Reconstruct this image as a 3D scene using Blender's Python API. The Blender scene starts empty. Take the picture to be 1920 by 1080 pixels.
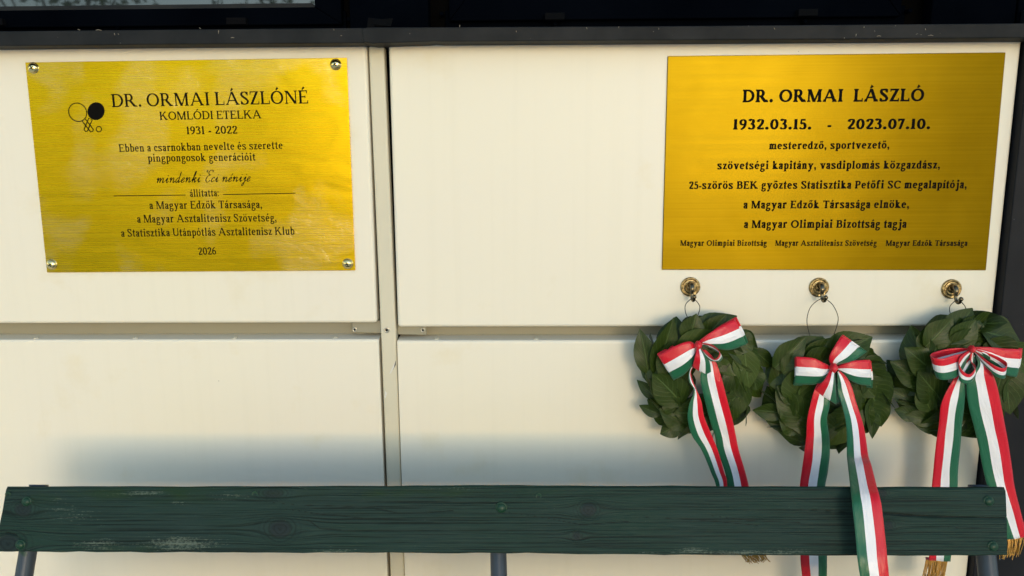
import bpy, math, random
import numpy as np
from mathutils import Vector, Matrix

random.seed(7)
rng = np.random.default_rng(7)
R = math.radians
scene = bpy.context.scene
COL = scene.collection

# ------------------------------------------------------------------ camera, sky, sun, exposure
FPX, DIST, CAMZ = 1400.0, 1.5, 1.48
PITCH, YAW, ROLL = R(9.7775), R(-1.2144), R(-0.368)
_cp, _sp, _cy, _sy, _cr, _sr = (math.cos(PITCH), math.sin(PITCH), math.cos(YAW), math.sin(YAW), math.cos(ROLL), math.sin(ROLL))
FW = Vector((_sy * _cp, _cy * _cp, -_sp))
_rt = Vector((_cy, -_sy, 0)); _up = _rt.cross(FW)
RT = _rt * _cr + _up * _sr
UP = -_rt * _sr + _up * _cr
CAM = Vector((0, -DIST, CAMZ))
cd = bpy.data.cameras.new('camera'); cam = bpy.data.objects.new('camera', cd); COL.objects.link(cam)
cd.sensor_width = 36; cd.lens = FPX / 1920 * 36; cd.clip_start = 0.02; cd.clip_end = 2000
m3 = Matrix((RT, UP, -FW)).transposed()
cam.matrix_world = Matrix.Translation(CAM) @ m3.to_4x4()
scene.camera = cam

SUN_EL, SUN_AZ = R(8.5), R(16.0)         # azimuth: to the right of the wall's outward normal
world = bpy.data.worlds.new('World'); scene.world = world; world.use_nodes = True
wn = world.node_tree; bg = wn.nodes['Background']
sky = wn.nodes.new('ShaderNodeTexSky'); sky.sky_type = 'NISHITA'; sky.sun_disc = False
sky.sun_elevation = SUN_EL; sky.air_density = 1.0; sky.dust_density = 0.35; sky.ozone_density = 1.1
sky.sun_rotation = math.pi - SUN_AZ
wn.links.new(sky.outputs['Color'], bg.inputs['Color']); bg.inputs['Strength'].default_value = 0.15
sd = bpy.data.lights.new('sun', 'SUN'); sun = bpy.data.objects.new('sun', sd); COL.objects.link(sun)
sd.energy = 0.5; sd.angle = R(18); sd.color = (0.50, 0.48, 0.435)
to_sun = Vector((math.sin(SUN_AZ) * math.cos(SUN_EL), -math.cos(SUN_AZ) * math.cos(SUN_EL), math.sin(SUN_EL)))
sun.rotation_euler = to_sun.to_track_quat('Z', 'Y').to_euler()
sun.location = to_sun * 20
scene.view_settings.view_transform = 'Standard'; scene.view_settings.look = 'None'
scene.view_settings.gamma = 1.0; scene.view_settings.exposure = 1.38
scene.render.engine = 'CYCLES'
scene.cycles.use_denoising = True
scene.cycles.max_bounces = 8


def P(px, py, y=0.0):
    """point at depth y seen at pixel (px, py) of the 1920 x 1080 photograph"""
    d = FW * FPX + RT * (px - 960) + UP * (540 - py)
    return CAM + d * ((y + DIST) / d.y)


# ------------------------------------------------------------------ mesh helpers
class MB:
    def __init__(s):
        s.v = []; s.f = []; s.m = []; s.uv = {}; s.attr = {}

    def add(s, verts, faces, mat=0, uvs=None):
        o = len(s.v)
        s.v += [tuple(p) for p in verts]
        for k, f in enumerate(faces):
            if uvs is not None:
                s.uv[len(s.f)] = [uvs[i] for i in f]
            s.f.append([i + o for i in f]); s.m.append(mat)

    def box(s, x0, x1, y0, y1, z0, z1, mat=0):
        s.add([(x0, y0, z0), (x1, y0, z0), (x1, y1, z0), (x0, y1, z0), (x0, y0, z1), (x1, y0, z1), (x1, y1, z1), (x0, y1, z1)],
              [(0, 3, 2, 1), (4, 5, 6, 7), (0, 1, 5, 4), (1, 2, 6, 5), (2, 3, 7, 6), (3, 0, 4, 7)], mat)

    def prism(s, pts, dy, mat=0):
        """polygon of 3-D points (any winding), extruded along +Y by dy"""
        n = len(pts); a = sum(pts[i][0] * pts[(i + 1) % n][2] - pts[(i + 1) % n][0] * pts[i][2] for i in range(n))
        if a < 0: pts = list(reversed(pts))
        back = [(p[0], p[1] + dy, p[2]) for p in pts]
        s.add(list(pts) + back, [tuple(range(n)), tuple(reversed(range(n, 2 * n)))] + [(i, i + n, (i + 1) % n + n, (i + 1) % n) for i in range(n)], mat)

    def tube(s, pts, r, n=12, mat=0, cap=True):
        pts = [Vector(p) for p in pts]; k = len(pts)
        rs = r if isinstance(r, (list, tuple)) else [r] * k
        t0 = (pts[1] - pts[0]).normalized()
        nrm = t0.orthogonal().normalized(); verts = []
        for i in range(k):
            t = (pts[min(i + 1, k - 1)] - pts[max(i - 1, 0)]).normalized()
            nrm = (nrm - t * nrm.dot(t)).normalized(); b = t.cross(nrm)
            for j in range(n):
                a = 2 * math.pi * j / n
                verts.append(pts[i] + (nrm * math.cos(a) + b * math.sin(a)) * rs[i])
        faces = [(i * n + j, i * n + (j + 1) % n, (i + 1) * n + (j + 1) % n, (i + 1) * n + j) for i in range(k - 1) for j in range(n)]
        if cap: faces += [tuple(reversed(range(n))), tuple(range((k - 1) * n, k * n))]
        s.add(verts, faces, mat)

    def lathe(s, c, axis, prof, n=32, mat=0):
        """prof: (radius, distance along axis)"""
        ax = Vector(axis).normalized(); u = ax.orthogonal().normalized(); w = ax.cross(u); c = Vector(c)
        verts = []; k = len(prof)
        for r, h in prof:
            for j in range(n):
                a = 2 * math.pi * j / n
                verts.append(c + ax * h + (u * math.cos(a) + w * math.sin(a)) * max(r, 1e-5))
        s.add(verts, [(i * n + j, i * n + (j + 1) % n, (i + 1) * n + (j + 1) % n, (i + 1) * n + j) for i in range(k - 1) for j in range(n)]
              + [tuple(range((k - 1) * n, k * n))], mat)

    def build(s, name, mats, parent=None, smooth=False, bevel=0, seg=2, solid=0):
        off = origin(parent)
        me = bpy.data.meshes.new(name)
        me.from_pydata([(p[0] - off.x, p[1] - off.y, p[2] - off.z) for p in s.v], [], s.f)
        for m in (mats if isinstance(mats, (list, tuple)) else [mats]): me.materials.append(m)
        me.polygons.foreach_set('material_index', s.m)
        if s.uv:
            uvl = me.uv_layers.new(name='UVMap')
            for fi, lst in s.uv.items():
                for li, q in zip(me.polygons[fi].loop_indices, lst): uvl.data[li].uv = q
        for an, vals in s.attr.items():
            a = me.attributes.new(an, 'FLOAT', 'POINT'); a.data.foreach_set('value', vals)
        if smooth: me.polygons.foreach_set('use_smooth', [True] * len(me.polygons))
        me.validate(); me.update()
        o = bpy.data.objects.new(name, me); COL.objects.link(o)
        if parent: o.parent = parent
        if bevel:
            b = o.modifiers.new('bevel', 'BEVEL'); b.width = bevel; b.segments = seg; b.limit_method = 'ANGLE'; b.angle_limit = R(40)
            b.harden_normals = True
            me.polygons.foreach_set('use_smooth', [True] * len(me.polygons))
        if solid:
            b = o.modifiers.new('thickness', 'SOLIDIFY'); b.thickness = solid; b.offset = 0
        return o


def origin(o):
    v = Vector((0, 0, 0))
    while o is not None:
        v += o.location; o = o.parent
    return v


def thing(name, label, cat, loc, group=None):
    o = bpy.data.objects.new(name, None); COL.objects.link(o)
    o.location = loc; o.empty_display_size = 0.05
    o['label'] = label; o['category'] = cat
    if group: o['group'] = group
    return o


def tag(o, label=None, cat=None, group=None, kind=None):
    if label: o['label'] = label
    if cat: o['category'] = cat
    if group: o['group'] = group
    if kind: o['kind'] = kind
    return o


def catmull(pts, n):
    """resample a list of equal-length tuples with n samples per span"""
    A = np.array(pts, float)
    if len(A) < 3:
        return [tuple(A[0] + (A[1] - A[0]) * k / n) for k in range(n + 1)]
    E0 = 2 * A[0] - A[1]; E1 = 2 * A[-1] - A[-2]
    A = np.vstack([E0, A, E1]); out = []
    for i in range(1, len(A) - 2):
        p0, p1, p2, p3 = A[i - 1:i + 3]
        for k in range(n):
            t = k / n
            out.append(tuple(0.5 * (2 * p1 + (p2 - p0) * t + (2 * p0 - 5 * p1 + 4 * p2 - p3) * t * t + (3 * p1 - p0 - 3 * p2 + p3) * t ** 3)))
    out.append(tuple(A[-2]))
    return out


# ------------------------------------------------------------------ materials
def mat(name):
    m = bpy.data.materials.new(name); m.use_nodes = True
    nt = m.node_tree; return m, nt, nt.nodes['Principled BSDF']


def nd(nt, typ, **kw):
    n = nt.nodes.new(typ)
    for k, v in kw.items():
        if k in n.inputs: n.inputs[k].default_value = v
        else: setattr(n, k, v)
    return n


def coords(nt, scale=(1, 1, 1), kind='Object'):
    tc = nd(nt, 'ShaderNodeTexCoord'); mp = nd(nt, 'ShaderNodeMapping')
    mp.inputs['Scale'].default_value = scale
    nt.links.new(tc.outputs[kind], mp.inputs['Vector']); return mp.outputs['Vector']


def noise(nt, vec, scale=5.0, detail=4.0, rough=0.55, dist=0.0):
    n = nd(nt, 'ShaderNodeTexNoise'); n.inputs['Scale'].default_value = scale; n.inputs['Detail'].default_value = detail
    n.inputs['Roughness'].default_value = rough; n.inputs['Distortion'].default_value = dist
    nt.links.new(vec, n.inputs['Vector']); return n.outputs['Fac']


def ramp(nt, fac, stops, interp='LINEAR'):
    r = nd(nt, 'ShaderNodeValToRGB'); e = r.color_ramp.elements; r.color_ramp.interpolation = interp
    while len(e) < len(stops): e.new(0.5)
    for q, (p, c) in zip(e, stops):
        q.position = p; q.color = (c, c, c, 1) if isinstance(c, (int, float)) else (*c, 1)
    nt.links.new(fac, r.inputs['Fac']); return r.outputs['Color']


def mix(nt, fac, a, b, mode='MIX'):
    m = nd(nt, 'ShaderNodeMix', data_type='RGBA', blend_type=mode)
    for sock, val in ((m.inputs['Factor'], fac), (m.inputs['A'], a), (m.inputs['B'], b)):
        pass
    def put(i, val):
        if isinstance(val, (int, float)): m.inputs[i].default_value = val if i == 0 else (val, val, val, 1)
        elif isinstance(val, tuple): m.inputs[i].default_value = (*val, 1) if len(val) == 3 else val
        else: nt.links.new(val, m.inputs[i])
    put(0, fac); put(6, a); put(7, b)
    return m.outputs[2]


def math_(nt, op, a, b=None):
    m = nd(nt, 'ShaderNodeMath', operation=op)
    for i, v in enumerate((a, b)):
        if v is None: continue
        if isinstance(v, (int, float)): m.inputs[i].default_value = v
        else: nt.links.new(v, m.inputs[i])
    return m.outputs[0]


def bump(nt, h, strength=0.2, dist=0.001, prev=None):
    b = nd(nt, 'ShaderNodeBump'); b.inputs['Strength'].default_value = strength; b.inputs['Distance'].default_value = dist
    nt.links.new(h, b.inputs['Height'])
    if prev is not None: nt.links.new(prev, b.inputs['Normal'])
    return b.outputs['Normal']


def setp(nt, p, **kw):
    names = dict(col='Base Color', rough='Roughness', metal='Metallic', nrm='Normal', coat='Coat Weight', crough='Coat Roughness',
                 cn='Coat Normal', sheen='Sheen Weight', aniso='Anisotropic', arot='Anisotropic Rotation', spec='Specular IOR Level',
                 trans='Transmission Weight', sub='Subsurface Weight', ctint='Coat Tint', tan='Tangent')
    for k, v in kw.items():
        s = p.inputs[names[k]]
        if isinstance(v, (int, float)): s.default_value = v
        elif isinstance(v, tuple): s.default_value = (*v, 1) if len(v) == 3 else v
        else: nt.links.new(v, s)


def painted(name, c1, c2, rough=0.4, scale=6, bmp=0.05, bscale=300, dirt=None, coat=0.0, spec=0.5):
    m, nt, p = mat(name); v = coords(nt)
    col = mix(nt, ramp(nt, noise(nt, v, scale, 5), [(0.35, 0.0), (0.65, 1.0)]), c1, c2)
    if dirt:
        sp = ramp(nt, noise(nt, v, dirt[1], 3, 0.5), [(dirt[2], 0.0), (dirt[2] + 0.03, 1.0)])
        col = mix(nt, sp, col, dirt[0])
    setp(nt, p, col=col, rough=rough, coat=coat, spec=spec, nrm=bump(nt, noise(nt, v, bscale, 2), bmp, 0.0006))
    return m


# cream lacquered sheet metal: faint mottling, tiny specks, a touch of orange-peel
def cream_mat(name, a, b, rough=0.38):
    m, nt, p = mat(name); v = coords(nt)
    big = ramp(nt, noise(nt, v, 1.7, 4), [(0.3, 0.0), (0.7, 1.0)])
    col = mix(nt, big, a, b)
    st = ramp(nt, noise(nt, v, 7.0, 5, 0.6), [(0.60, 0.0), (0.78, 0.5)])
    col = mix(nt, st, col, (a[0] * 0.9, a[1] * 0.84, a[2] * 0.7))
    drip = ramp(nt, noise(nt, coords(nt, (38, 1, 0.9)), 1.0, 4, 0.6), [(0.5, 0.0), (0.8, 0.14)])
    col = mix(nt, drip, col, (a[0] * 0.80, a[1] * 0.79, a[2] * 0.76))
    vs = coords(nt, (1, 1, 1))
    vo = nd(nt, 'ShaderNodeTexVoronoi'); vo.inputs['Scale'].default_value = 26; nt.links.new(vs, vo.inputs['Vector'])
    spk = ramp(nt, vo.outputs['Distance'], [(0.022, 1.0), (0.034, 0.0)])
    gate = ramp(nt, noise(nt, vs, 9.0, 1), [(0.66, 0.0), (0.67, 0.8)])
    col = mix(nt, math_(nt, 'MULTIPLY', spk, gate), col, (0.12, 0.1, 0.07))
    n1 = bump(nt, noise(nt, v, 2.2, 1), 0.15, 0.01)
    n2 = bump(nt, noise(nt, v, 420, 1), 0.03, 0.0004, n1)
    setp(nt, p, col=col, rough=rough, nrm=n2, spec=0.35)
    return m


M = {}
M['cream'] = cream_mat('cream_lacquer', (0.79, 0.735, 0.59), (0.775, 0.72, 0.61))
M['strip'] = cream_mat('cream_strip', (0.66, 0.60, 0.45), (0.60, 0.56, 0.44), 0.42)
M['channel'] = cream_mat('shaded_cream_channel', (0.31, 0.28, 0.19), (0.28, 0.26, 0.20), 0.5)  # recess shade put into the cream colour, for channel and connector plates
M['gap'] = painted('dark_gap', (0.0015, 0.0015, 0.0015), (0.003, 0.0028, 0.0025), 0.9, spec=0.0)
M['navy'] = painted('dark_blue_frame_paint', (0.0007, 0.0012, 0.0025), (0.0014, 0.0022, 0.004), 0.4, 5, 0.04, 250, spec=0.0)
M['black'] = painted('black_plastic', (0.004, 0.005, 0.006), (0.005, 0.005, 0.006), 0.5, spec=0.0)
M['sill'] = painted('dusty_black_sill', (0.008, 0.0095, 0.011), (0.017, 0.018, 0.019), 0.6, 14, 0.15, 120, ((0.2, 0.18, 0.15), 95, 0.74), spec=0.15)
M['post'] = painted('charcoal_post_paint', (0.010, 0.011, 0.014), (0.016, 0.017, 0.02), 0.5, 8, 0.05, 300, ((0.08, 0.09, 0.1), 60, 0.74), spec=0.12)
M['steel'] = painted('dull_steel', (0.42, 0.40, 0.34), (0.55, 0.52, 0.44), 0.35); M['steel'].node_tree.nodes['Principled BSDF'].inputs['Metallic'].default_value = 0.9
M['chip'] = painted('bare_metal_scratch', (0.75, 0.73, 0.68), (0.62, 0.6, 0.55), 0.4)
M['ink'] = painted('black_engraving_fill', (0.004, 0.0035, 0.003), (0.007, 0.006, 0.005), 0.9); M['ink'].node_tree.nodes['Principled BSDF'].inputs['Specular IOR Level'].default_value = 0.05

m, nt, p = mat('polished_brass_screw'); setp(nt, p, col=(0.95, 0.74, 0.34), metal=1.0, rough=0.09); M['screw'] = m
m, nt, p = mat('window_glass'); setp(nt, p, col=(0.01, 0.012, 0.012), rough=0.03, spec=0.9, coat=0.6, crough=0.02); M['glass'] = m


def brass(name, c1, c2, rough, wav, coat, crink, wave):
    m, nt, p = mat(name); v = coords(nt)
    streak = noise(nt, coords(nt, (0.5, 1, 60)), 5, 4, 0.55)
    blot = noise(nt, v, 6.0, 4, 0.55, 0.6)
    f = math_(nt, 'ADD', math_(nt, 'MULTIPLY', streak, 0.6), math_(nt, 'MULTIPLY', blot, 0.5))
    col = mix(nt, ramp(nt, f, [(0.30, 0.0), (0.85, 1.0)]), c1, c2)
    fine = noise(nt, coords(nt, (6, 1, 420)), 4, 5, 0.6)
    h1 = bump(nt, noise(nt, coords(nt, (1.0, 1, 1.6)), wav, 2, 0.5, 0.5), wave, 0.0035)
    h2 = bump(nt, fine, 0.035, 0.0006, h1)
    cr = bump(nt, noise(nt, coords(nt, (1.0, 1, 1.5)), crink, 5, 0.62, 1.2), 0.8, 0.005, h1)
    patchy = ramp(nt, noise(nt, coords(nt, (1.0, 1, 0.8)), 7.5, 2, 0.5, 0.3), [(0.50, 0.0), (0.60, coat)])
    p.inputs['Coat IOR'].default_value = 2.3
    rg = ramp(nt, streak, [(0.3, rough - 0.03), (0.7, rough + 0.03)])
    setp(nt, p, col=col, metal=1.0, rough=rg, nrm=h2, coat=patchy, crough=0.07, cn=cr, aniso=0.6)
    tg = nd(nt, 'ShaderNodeCombineXYZ'); tg.inputs[2].default_value = 1.0; nt.links.new(tg.outputs[0], p.inputs['Tangent'])      # brushed along the plate, so highlights smear upwards
    return m


M['brass_new'] = brass('lacquered_yellow_brass', (0.65, 0.405, 0.0055), (0.76, 0.485, 0.011), 0.27, 9, 0.28, 26, 0.30)
M['brass_old'] = brass('brushed_golden_brass', (0.125, 0.083, 0.0016), (0.185, 0.126, 0.004), 0.34, 6, 0.0, 14, 0.18)
m, nt, p = mat('aged_brass'); v = coords(nt)
setp(nt, p, col=mix(nt, ramp(nt, noise(nt, v, 130, 4), [(0.4, 0.0), (0.62, 1.0)]), (0.12, 0.085, 0.04), (0.48, 0.36, 0.17)), metal=1.0, rough=0.33,
     nrm=bump(nt, noise(nt, v, 260, 3), 0.3, 0.0006)); M['aged'] = m
m, nt, p = mat('dark_bronze'); v = coords(nt)
setp(nt, p, col=mix(nt, noise(nt, v, 150, 3), (0.10, 0.075, 0.045), (0.24, 0.19, 0.12)), metal=1.0, rough=0.26); M['bronze'] = m
m, nt, p = mat('thin_wire'); setp(nt, p, col=(0.05, 0.05, 0.04), metal=0.8, rough=0.45); M['wire'] = m

# tricolour satin: u runs across the ribbon, red - white - green
m, nt, p = mat('tricolour_satin'); uv = nd(nt, 'ShaderNodeUVMap'); sx = nd(nt, 'ShaderNodeSeparateXYZ'); nt.links.new(uv.outputs[0], sx.inputs[0])
col = ramp(nt, sx.outputs[0], [(0.0, (0.62, 0.004, 0.018)), (0.336, (0.82, 0.80, 0.82)), (0.664, (0.012, 0.115, 0.052))], 'CONSTANT')
wv = nd(nt, 'ShaderNodeMapping'); wv.inputs['Scale'].default_value = (9, 700, 1); nt.links.new(uv.outputs[0], wv.inputs['Vector'])
wr = nd(nt, 'ShaderNodeMapping'); wr.inputs['Scale'].default_value = (1.2, 7, 1); nt.links.new(uv.outputs[0], wr.inputs['Vector'])
n1 = bump(nt, noise(nt, wr.outputs[0], 2.0, 3, 0.6, 0.8), 0.8, 0.004)
n2 = bump(nt, noise(nt, wv.outputs[0], 1.0, 2), 0.25, 0.0005, n1)
setp(nt, p, col=col, rough=0.36, sheen=0.15, spec=0.45, nrm=n2, aniso=0.4); M['satin'] = m
m, nt, p = mat('gold_thread'); v = coords(nt)
setp(nt, p, col=mix(nt, noise(nt, v, 90, 3), (0.33, 0.16, 0.025), (0.62, 0.36, 0.08)), rough=0.35, metal=0.35); M['gold'] = m
M['maroon'] = painted('maroon_stitching', (0.22, 0.01, 0.03), (0.4, 0.1, 0.12), 0.6, 300)

# leaves: midrib and side veins from the leaf's own uv, tint per leaf
m, nt, p = mat('dark_green_leaf'); uv = nd(nt, 'ShaderNodeUVMap'); sx = nd(nt, 'ShaderNodeSeparateXYZ'); nt.links.new(uv.outputs[0], sx.inputs[0])
at = nd(nt, 'ShaderNodeAttribute', attribute_name='tint')
col = ramp(nt, at.outputs['Fac'], [(0.0, (0.011, 0.021, 0.0022)), (0.5, (0.019, 0.038, 0.0036)), (1.0, (0.036, 0.062, 0.0075))])
v = coords(nt)
col = mix(nt, ramp(nt, noise(nt, v, 40, 4), [(0.35, 0.0), (0.7, 0.5)]), col, (0.034, 0.056, 0.007))
au = math_(nt, 'ABSOLUTE', math_(nt, 'SUBTRACT', sx.outputs[0], 0.5))
rib = ramp(nt, au, [(0.012, 1.0), (0.032, 0.0)])
sv = math_(nt, 'FRACT', math_(nt, 'SUBTRACT', math_(nt, 'MULTIPLY', sx.outputs[1], 7.0), math_(nt, 'MULTIPLY', au, 6.0)))
side = ramp(nt, math_(nt, 'ABSOLUTE', math_(nt, 'SUBTRACT', sv, 0.5)), [(0.03, 1.0), (0.10, 0.0)])
veins = math_(nt, 'MAXIMUM', rib, math_(nt, 'MULTIPLY', side, 0.45))
col = mix(nt, math_(nt, 'MULTIPLY', veins, 0.42), col, (0.10, 0.16, 0.045))
dust = ramp(nt, noise(nt, coords(nt, (1, 1, 1)), 55, 6, 0.7), [(0.64, 0.0), (0.74, 0.55)])
gate = ramp(nt, at.outputs['Fac'], [(0.86, 0.0), (0.90, 1.0)])
col = mix(nt, math_(nt, 'MULTIPLY', dust, gate), col, (0.36, 0.40, 0.30))
geo = nd(nt, 'ShaderNodeNewGeometry')
col = mix(nt, geo.outputs['Backfacing'], col, (0.07, 0.10, 0.035))
setp(nt, p, col=col, rough=0.38, spec=0.22, nrm=bump(nt, veins, 0.35, 0.0008, bump(nt, noise(nt, v, 70, 3), 0.3, 0.002))); M['leaf'] = m

# weathered green board: uv = (along the grain, across the grain bent round the knots)
m, nt, p = mat('weathered_green_paint'); uv = nd(nt, 'ShaderNodeUVMap')
g1 = nd(nt, 'ShaderNodeMapping'); g1.inputs['Scale'].default_value = (1.6, 170, 1); nt.links.new(uv.outputs[0], g1.inputs['Vector'])
g2 = nd(nt, 'ShaderNodeMapping'); g2.inputs['Scale'].default_value = (9, 330, 1); nt.links.new(uv.outputs[0], g2.inputs['Vector'])
grain = noise(nt, g1.outputs[0], 1.6, 5, 0.6); fine = noise(nt, g2.outputs[0], 1.4, 4, 0.6)
v = coords(nt)
blue = ramp(nt, noise(nt, coords(nt, (1, 1, 2.5)), 3.2, 4), [(0.35, 0.0), (0.7, 1.0)])
col = mix(nt, blue, (0.0085, 0.032, 0.021), (0.013, 0.032, 0.027))
col = mix(nt, ramp(nt, grain, [(0.40, 1.0), (0.50, 0.0)]), col, (0.0018, 0.009, 0.0065))
col = mix(nt, ramp(nt, fine, [(0.5, 0.0), (0.72, 0.7)]), col, (0.020, 0.048, 0.040))
kn = nd(nt, 'ShaderNodeAttribute', attribute_name='knot')
col = mix(nt, kn.outputs['Fac'], col, (0.011, 0.018, 0.02))
cr = nd(nt, 'ShaderNodeAttribute', attribute_name='crack')
col = mix(nt, cr.outputs['Fac'], col, (0.003, 0.006, 0.005))
we = nd(nt, 'ShaderNodeAttribute', attribute_name='wear')
ws = math_(nt, 'ADD', math_(nt, 'MULTIPLY', fine, 0.55), math_(nt, 'MULTIPLY', noise(nt, coords(nt, (1, 1, 1.8)), 190, 5, 0.75), 0.55))
wf = ramp(nt, math_(nt, 'ADD', ws, math_(nt, 'MULTIPLY', we.outputs['Fac'], 0.26)), [(0.70, 0.0), (0.80, 0.8)])
col = mix(nt, wf, col, (0.12, 0.15, 0.115))
moss = nd(nt, 'ShaderNodeAttribute', attribute_name='moss')
mf = math_(nt, 'MULTIPLY', moss.outputs['Fac'], ramp(nt, noise(nt, coords(nt, (1, 1, 3)), 14, 5), [(0.4, 0.0), (0.62, 0.7)]))
col = mix(nt, mf, col, (0.012, 0.036, 0.008))
nb = bump(nt, grain, 0.8, 0.002); nb = bump(nt, fine, 0.5, 0.001, nb)
setp(nt, p, col=col, rough=0.55, spec=0.2, nrm=nb); M['board'] = m
m, nt, p = mat('green_bolt_paint'); setp(nt, p, col=(0.012, 0.045, 0.026), rough=0.38, spec=0.25, nrm=bump(nt, noise(nt, coords(nt), 180, 3), 0.3, 0.001)); M['bolt'] = m
m, nt, p = mat('blue_grey_pipe_paint'); v = coords(nt)
chip = ramp(nt, noise(nt, v, 11, 3, 0.5, 0.4), [(0.60, 0.0), (0.62, 1.0)])
setp(nt, p, col=mix(nt, chip, (0.028, 0.040, 0.058), (0.006, 0.035, 0.016)), rough=0.38, nrm=bump(nt, noise(nt, v, 140, 3), 0.15, 0.001)); M['pipe'] = m

# ------------------------------------------------------------------ ground
m, nt, p = mat('paving'); v = coords(nt)
br = nd(nt, 'ShaderNodeTexBrick'); br.inputs['Scale'].default_value = 2.5; br.inputs['Mortar Size'].default_value = 0.012
br.inputs['Color1'].default_value = (0.66, 0.64, 0.59, 1); br.inputs['Color2'].default_value = (0.58, 0.565, 0.52, 1); br.inputs['Mortar'].default_value = (0.2, 0.19, 0.17, 1)
nt.links.new(v, br.inputs['Vector'])
setp(nt, p, col=mix(nt, noise(nt, v, 3, 5), br.outputs['Color'], (0.25, 0.24, 0.2), 'MULTIPLY'), rough=0.8)
col = mix(nt, 0.3, br.outputs['Color'], (0.62, 0.6, 0.55)); setp(nt, p, col=col)
g = MB(); g.add([(-600, -600, 0), (600, -600, 0), (600, 600, 0), (-600, 600, 0)], [(0, 1, 2, 3)])
tag(g.build('ground', m), kind='structure')

# ------------------------------------------------------------------ the building front
Z0 = CAMZ
wall = thing('building_front', 'cream panelled building front with black sill, dark window frames and charcoal corner post', 'building', (0, 0.06, 0))
XL, XR = -2.6, 1.75
XPL, XSL, XSR, XPR, XE = -0.311, -0.3055, -0.2745, -0.2685, 0.943       # panel edge, strip, strip, panel edge, right end
ZUL, ZUR, ZLO, ZTOP = Z0 - 0.3312, Z0 - 0.3402, Z0 - 0.3655, Z0 + 0.245
b = MB(); b.box(XL, XR, 0.05, 0.16, 0.0, 3.4); b.build('backing', M['gap'], wall)


def panel(x0, x1, z0, z1, y=0.0):
    q = MB(); q.box(x0, x1, y, y + 0.032, z0, z1)
    return q.build('panel', M['cream'], wall, bevel=0.007, seg=4)


panel(XL, XPL, ZUL, ZTOP); panel(XPR, XE, ZUR, ZTOP)


def lower_panel(x0, x1, ztop):
    """front sheet, rounded over into a top flange that slopes up to the channel"""
    q = MB(); prof = [(0.047, 0.06), (0.0, 0.06)]
    r = 0.006
    prof += [(0.0, ztop - r)] + [(r - r * math.cos(a), ztop - r + r * math.sin(a)) for a in (0.4, 0.8, 1.2)] + [(0.045, ztop + 0.0015), (0.047, ztop - 0.002)]
    n = len(prof)
    for x in (x0, x1): pass
    q.add([(x0, y, z) for y, z in prof] + [(x1, y, z) for y, z in prof], [(i, i + n, (i + 1) % n + n, (i + 1) % n) for i in range(n)] + [tuple(range(n)), tuple(reversed(range(n, 2 * n)))])
    o = q.build('panel', M['cream'], wall)
    return o


PL = lower_panel(XL, XPL + 0.002, ZLO); PR = lower_panel(XPR - 0.002, XE, ZLO - 0.003)
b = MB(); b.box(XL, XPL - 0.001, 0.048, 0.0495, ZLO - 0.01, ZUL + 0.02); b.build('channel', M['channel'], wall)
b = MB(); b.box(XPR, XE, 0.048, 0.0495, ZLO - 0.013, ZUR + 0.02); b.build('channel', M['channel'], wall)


def rivet(parent, x, y, z, r=0.0055, ax=(0, -0.12, 0.99), mt='strip', name='rivet'):
    q = MB(); q.lathe((x, y, z), ax, [(r, -0.001), (r, 0.0004), (r * 0.8, 0.0014), (r * 0.4, 0.002), (r * 0.32, 0.0012)], 16)
    return q.build(name, M[mt], parent, smooth=True)


for px in (67, 253, 440, 628):
    c = P(px, 635.5, 0.012); rivet(PL, c.x, 0.014, ZLO + 0.0004, ax=(0, -0.12, 0.99))
for px in (818, 1005, 1198):
    c = P(px, 635.5, 0.012); rivet(PR, c.x, 0.014, ZLO - 0.0026, ax=(0, -0.12, 0.99))

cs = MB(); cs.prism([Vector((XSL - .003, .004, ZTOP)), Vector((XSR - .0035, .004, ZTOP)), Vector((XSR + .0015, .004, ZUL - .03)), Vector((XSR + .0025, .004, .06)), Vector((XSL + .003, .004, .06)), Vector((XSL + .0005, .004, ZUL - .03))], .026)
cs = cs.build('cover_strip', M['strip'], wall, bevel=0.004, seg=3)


def flat_screw(parent, c, r=0.0062, mt='steel'):
    q = MB(); q.lathe(c, (0, -1, 0), [(r, -0.002), (r, 0.0006), (r * 0.86, 0.0012), (r * 0.5, 0.0012), (r * 0.42, 0.0002), (0.0005, 0.0)], 20)
    for k in range(3):
        a = k * math.pi / 3 + 0.3; d = Vector((math.cos(a), 0, math.sin(a))) * r * 0.36
        q.tube([Vector(c) + d + Vector((0, -0.0013, 0)), Vector(c) - d + Vector((0, -0.0013, 0))], 0.0006, 6, 1)
    return q.build('screw', [M[mt], M['black']], parent, smooth=True)


flat_screw(cs, P(725, 619, 0.004))
for pts in ([(741, 678), (738.5, 690), (733, 700), (730, 701), (734, 692)], [(722, 733), (726, 737), (723.5, 746), (721, 747)]):       # bare scratches in the strip's paint
    q = MB(); q.prism([P(*k, .0032) for k in pts], .0004); q.build('paint_chip', M['chip'], cs)
for pts in ([(741.5, 676), (742, 684), (737, 694), (739, 686)],):
    q = MB(); q.prism([P(*k, .0034) for k in pts], .0004); q.build('scratch', M['post'], cs)


def plate(x0, x1, z0, z1, tilt, y):
    q = MB(); q.prism([Vector((x0, y, z0 + tilt)), Vector((x1, y, z0)), Vector((x1, y, z1)), Vector((x0, y, z1))], 0.004)
    return q.build('connector_plate', M['channel'], wall, bevel=0.0012)


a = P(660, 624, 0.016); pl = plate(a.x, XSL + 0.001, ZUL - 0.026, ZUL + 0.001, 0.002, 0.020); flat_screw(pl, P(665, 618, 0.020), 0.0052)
a = P(799, 624, 0.016); pl = plate(XSR + 0.002, a.x, ZUR - 0.021, ZUR + 0.003, 0.001, 0.020); flat_screw(pl, P(793, 619, 0.020), 0.0052)

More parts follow.
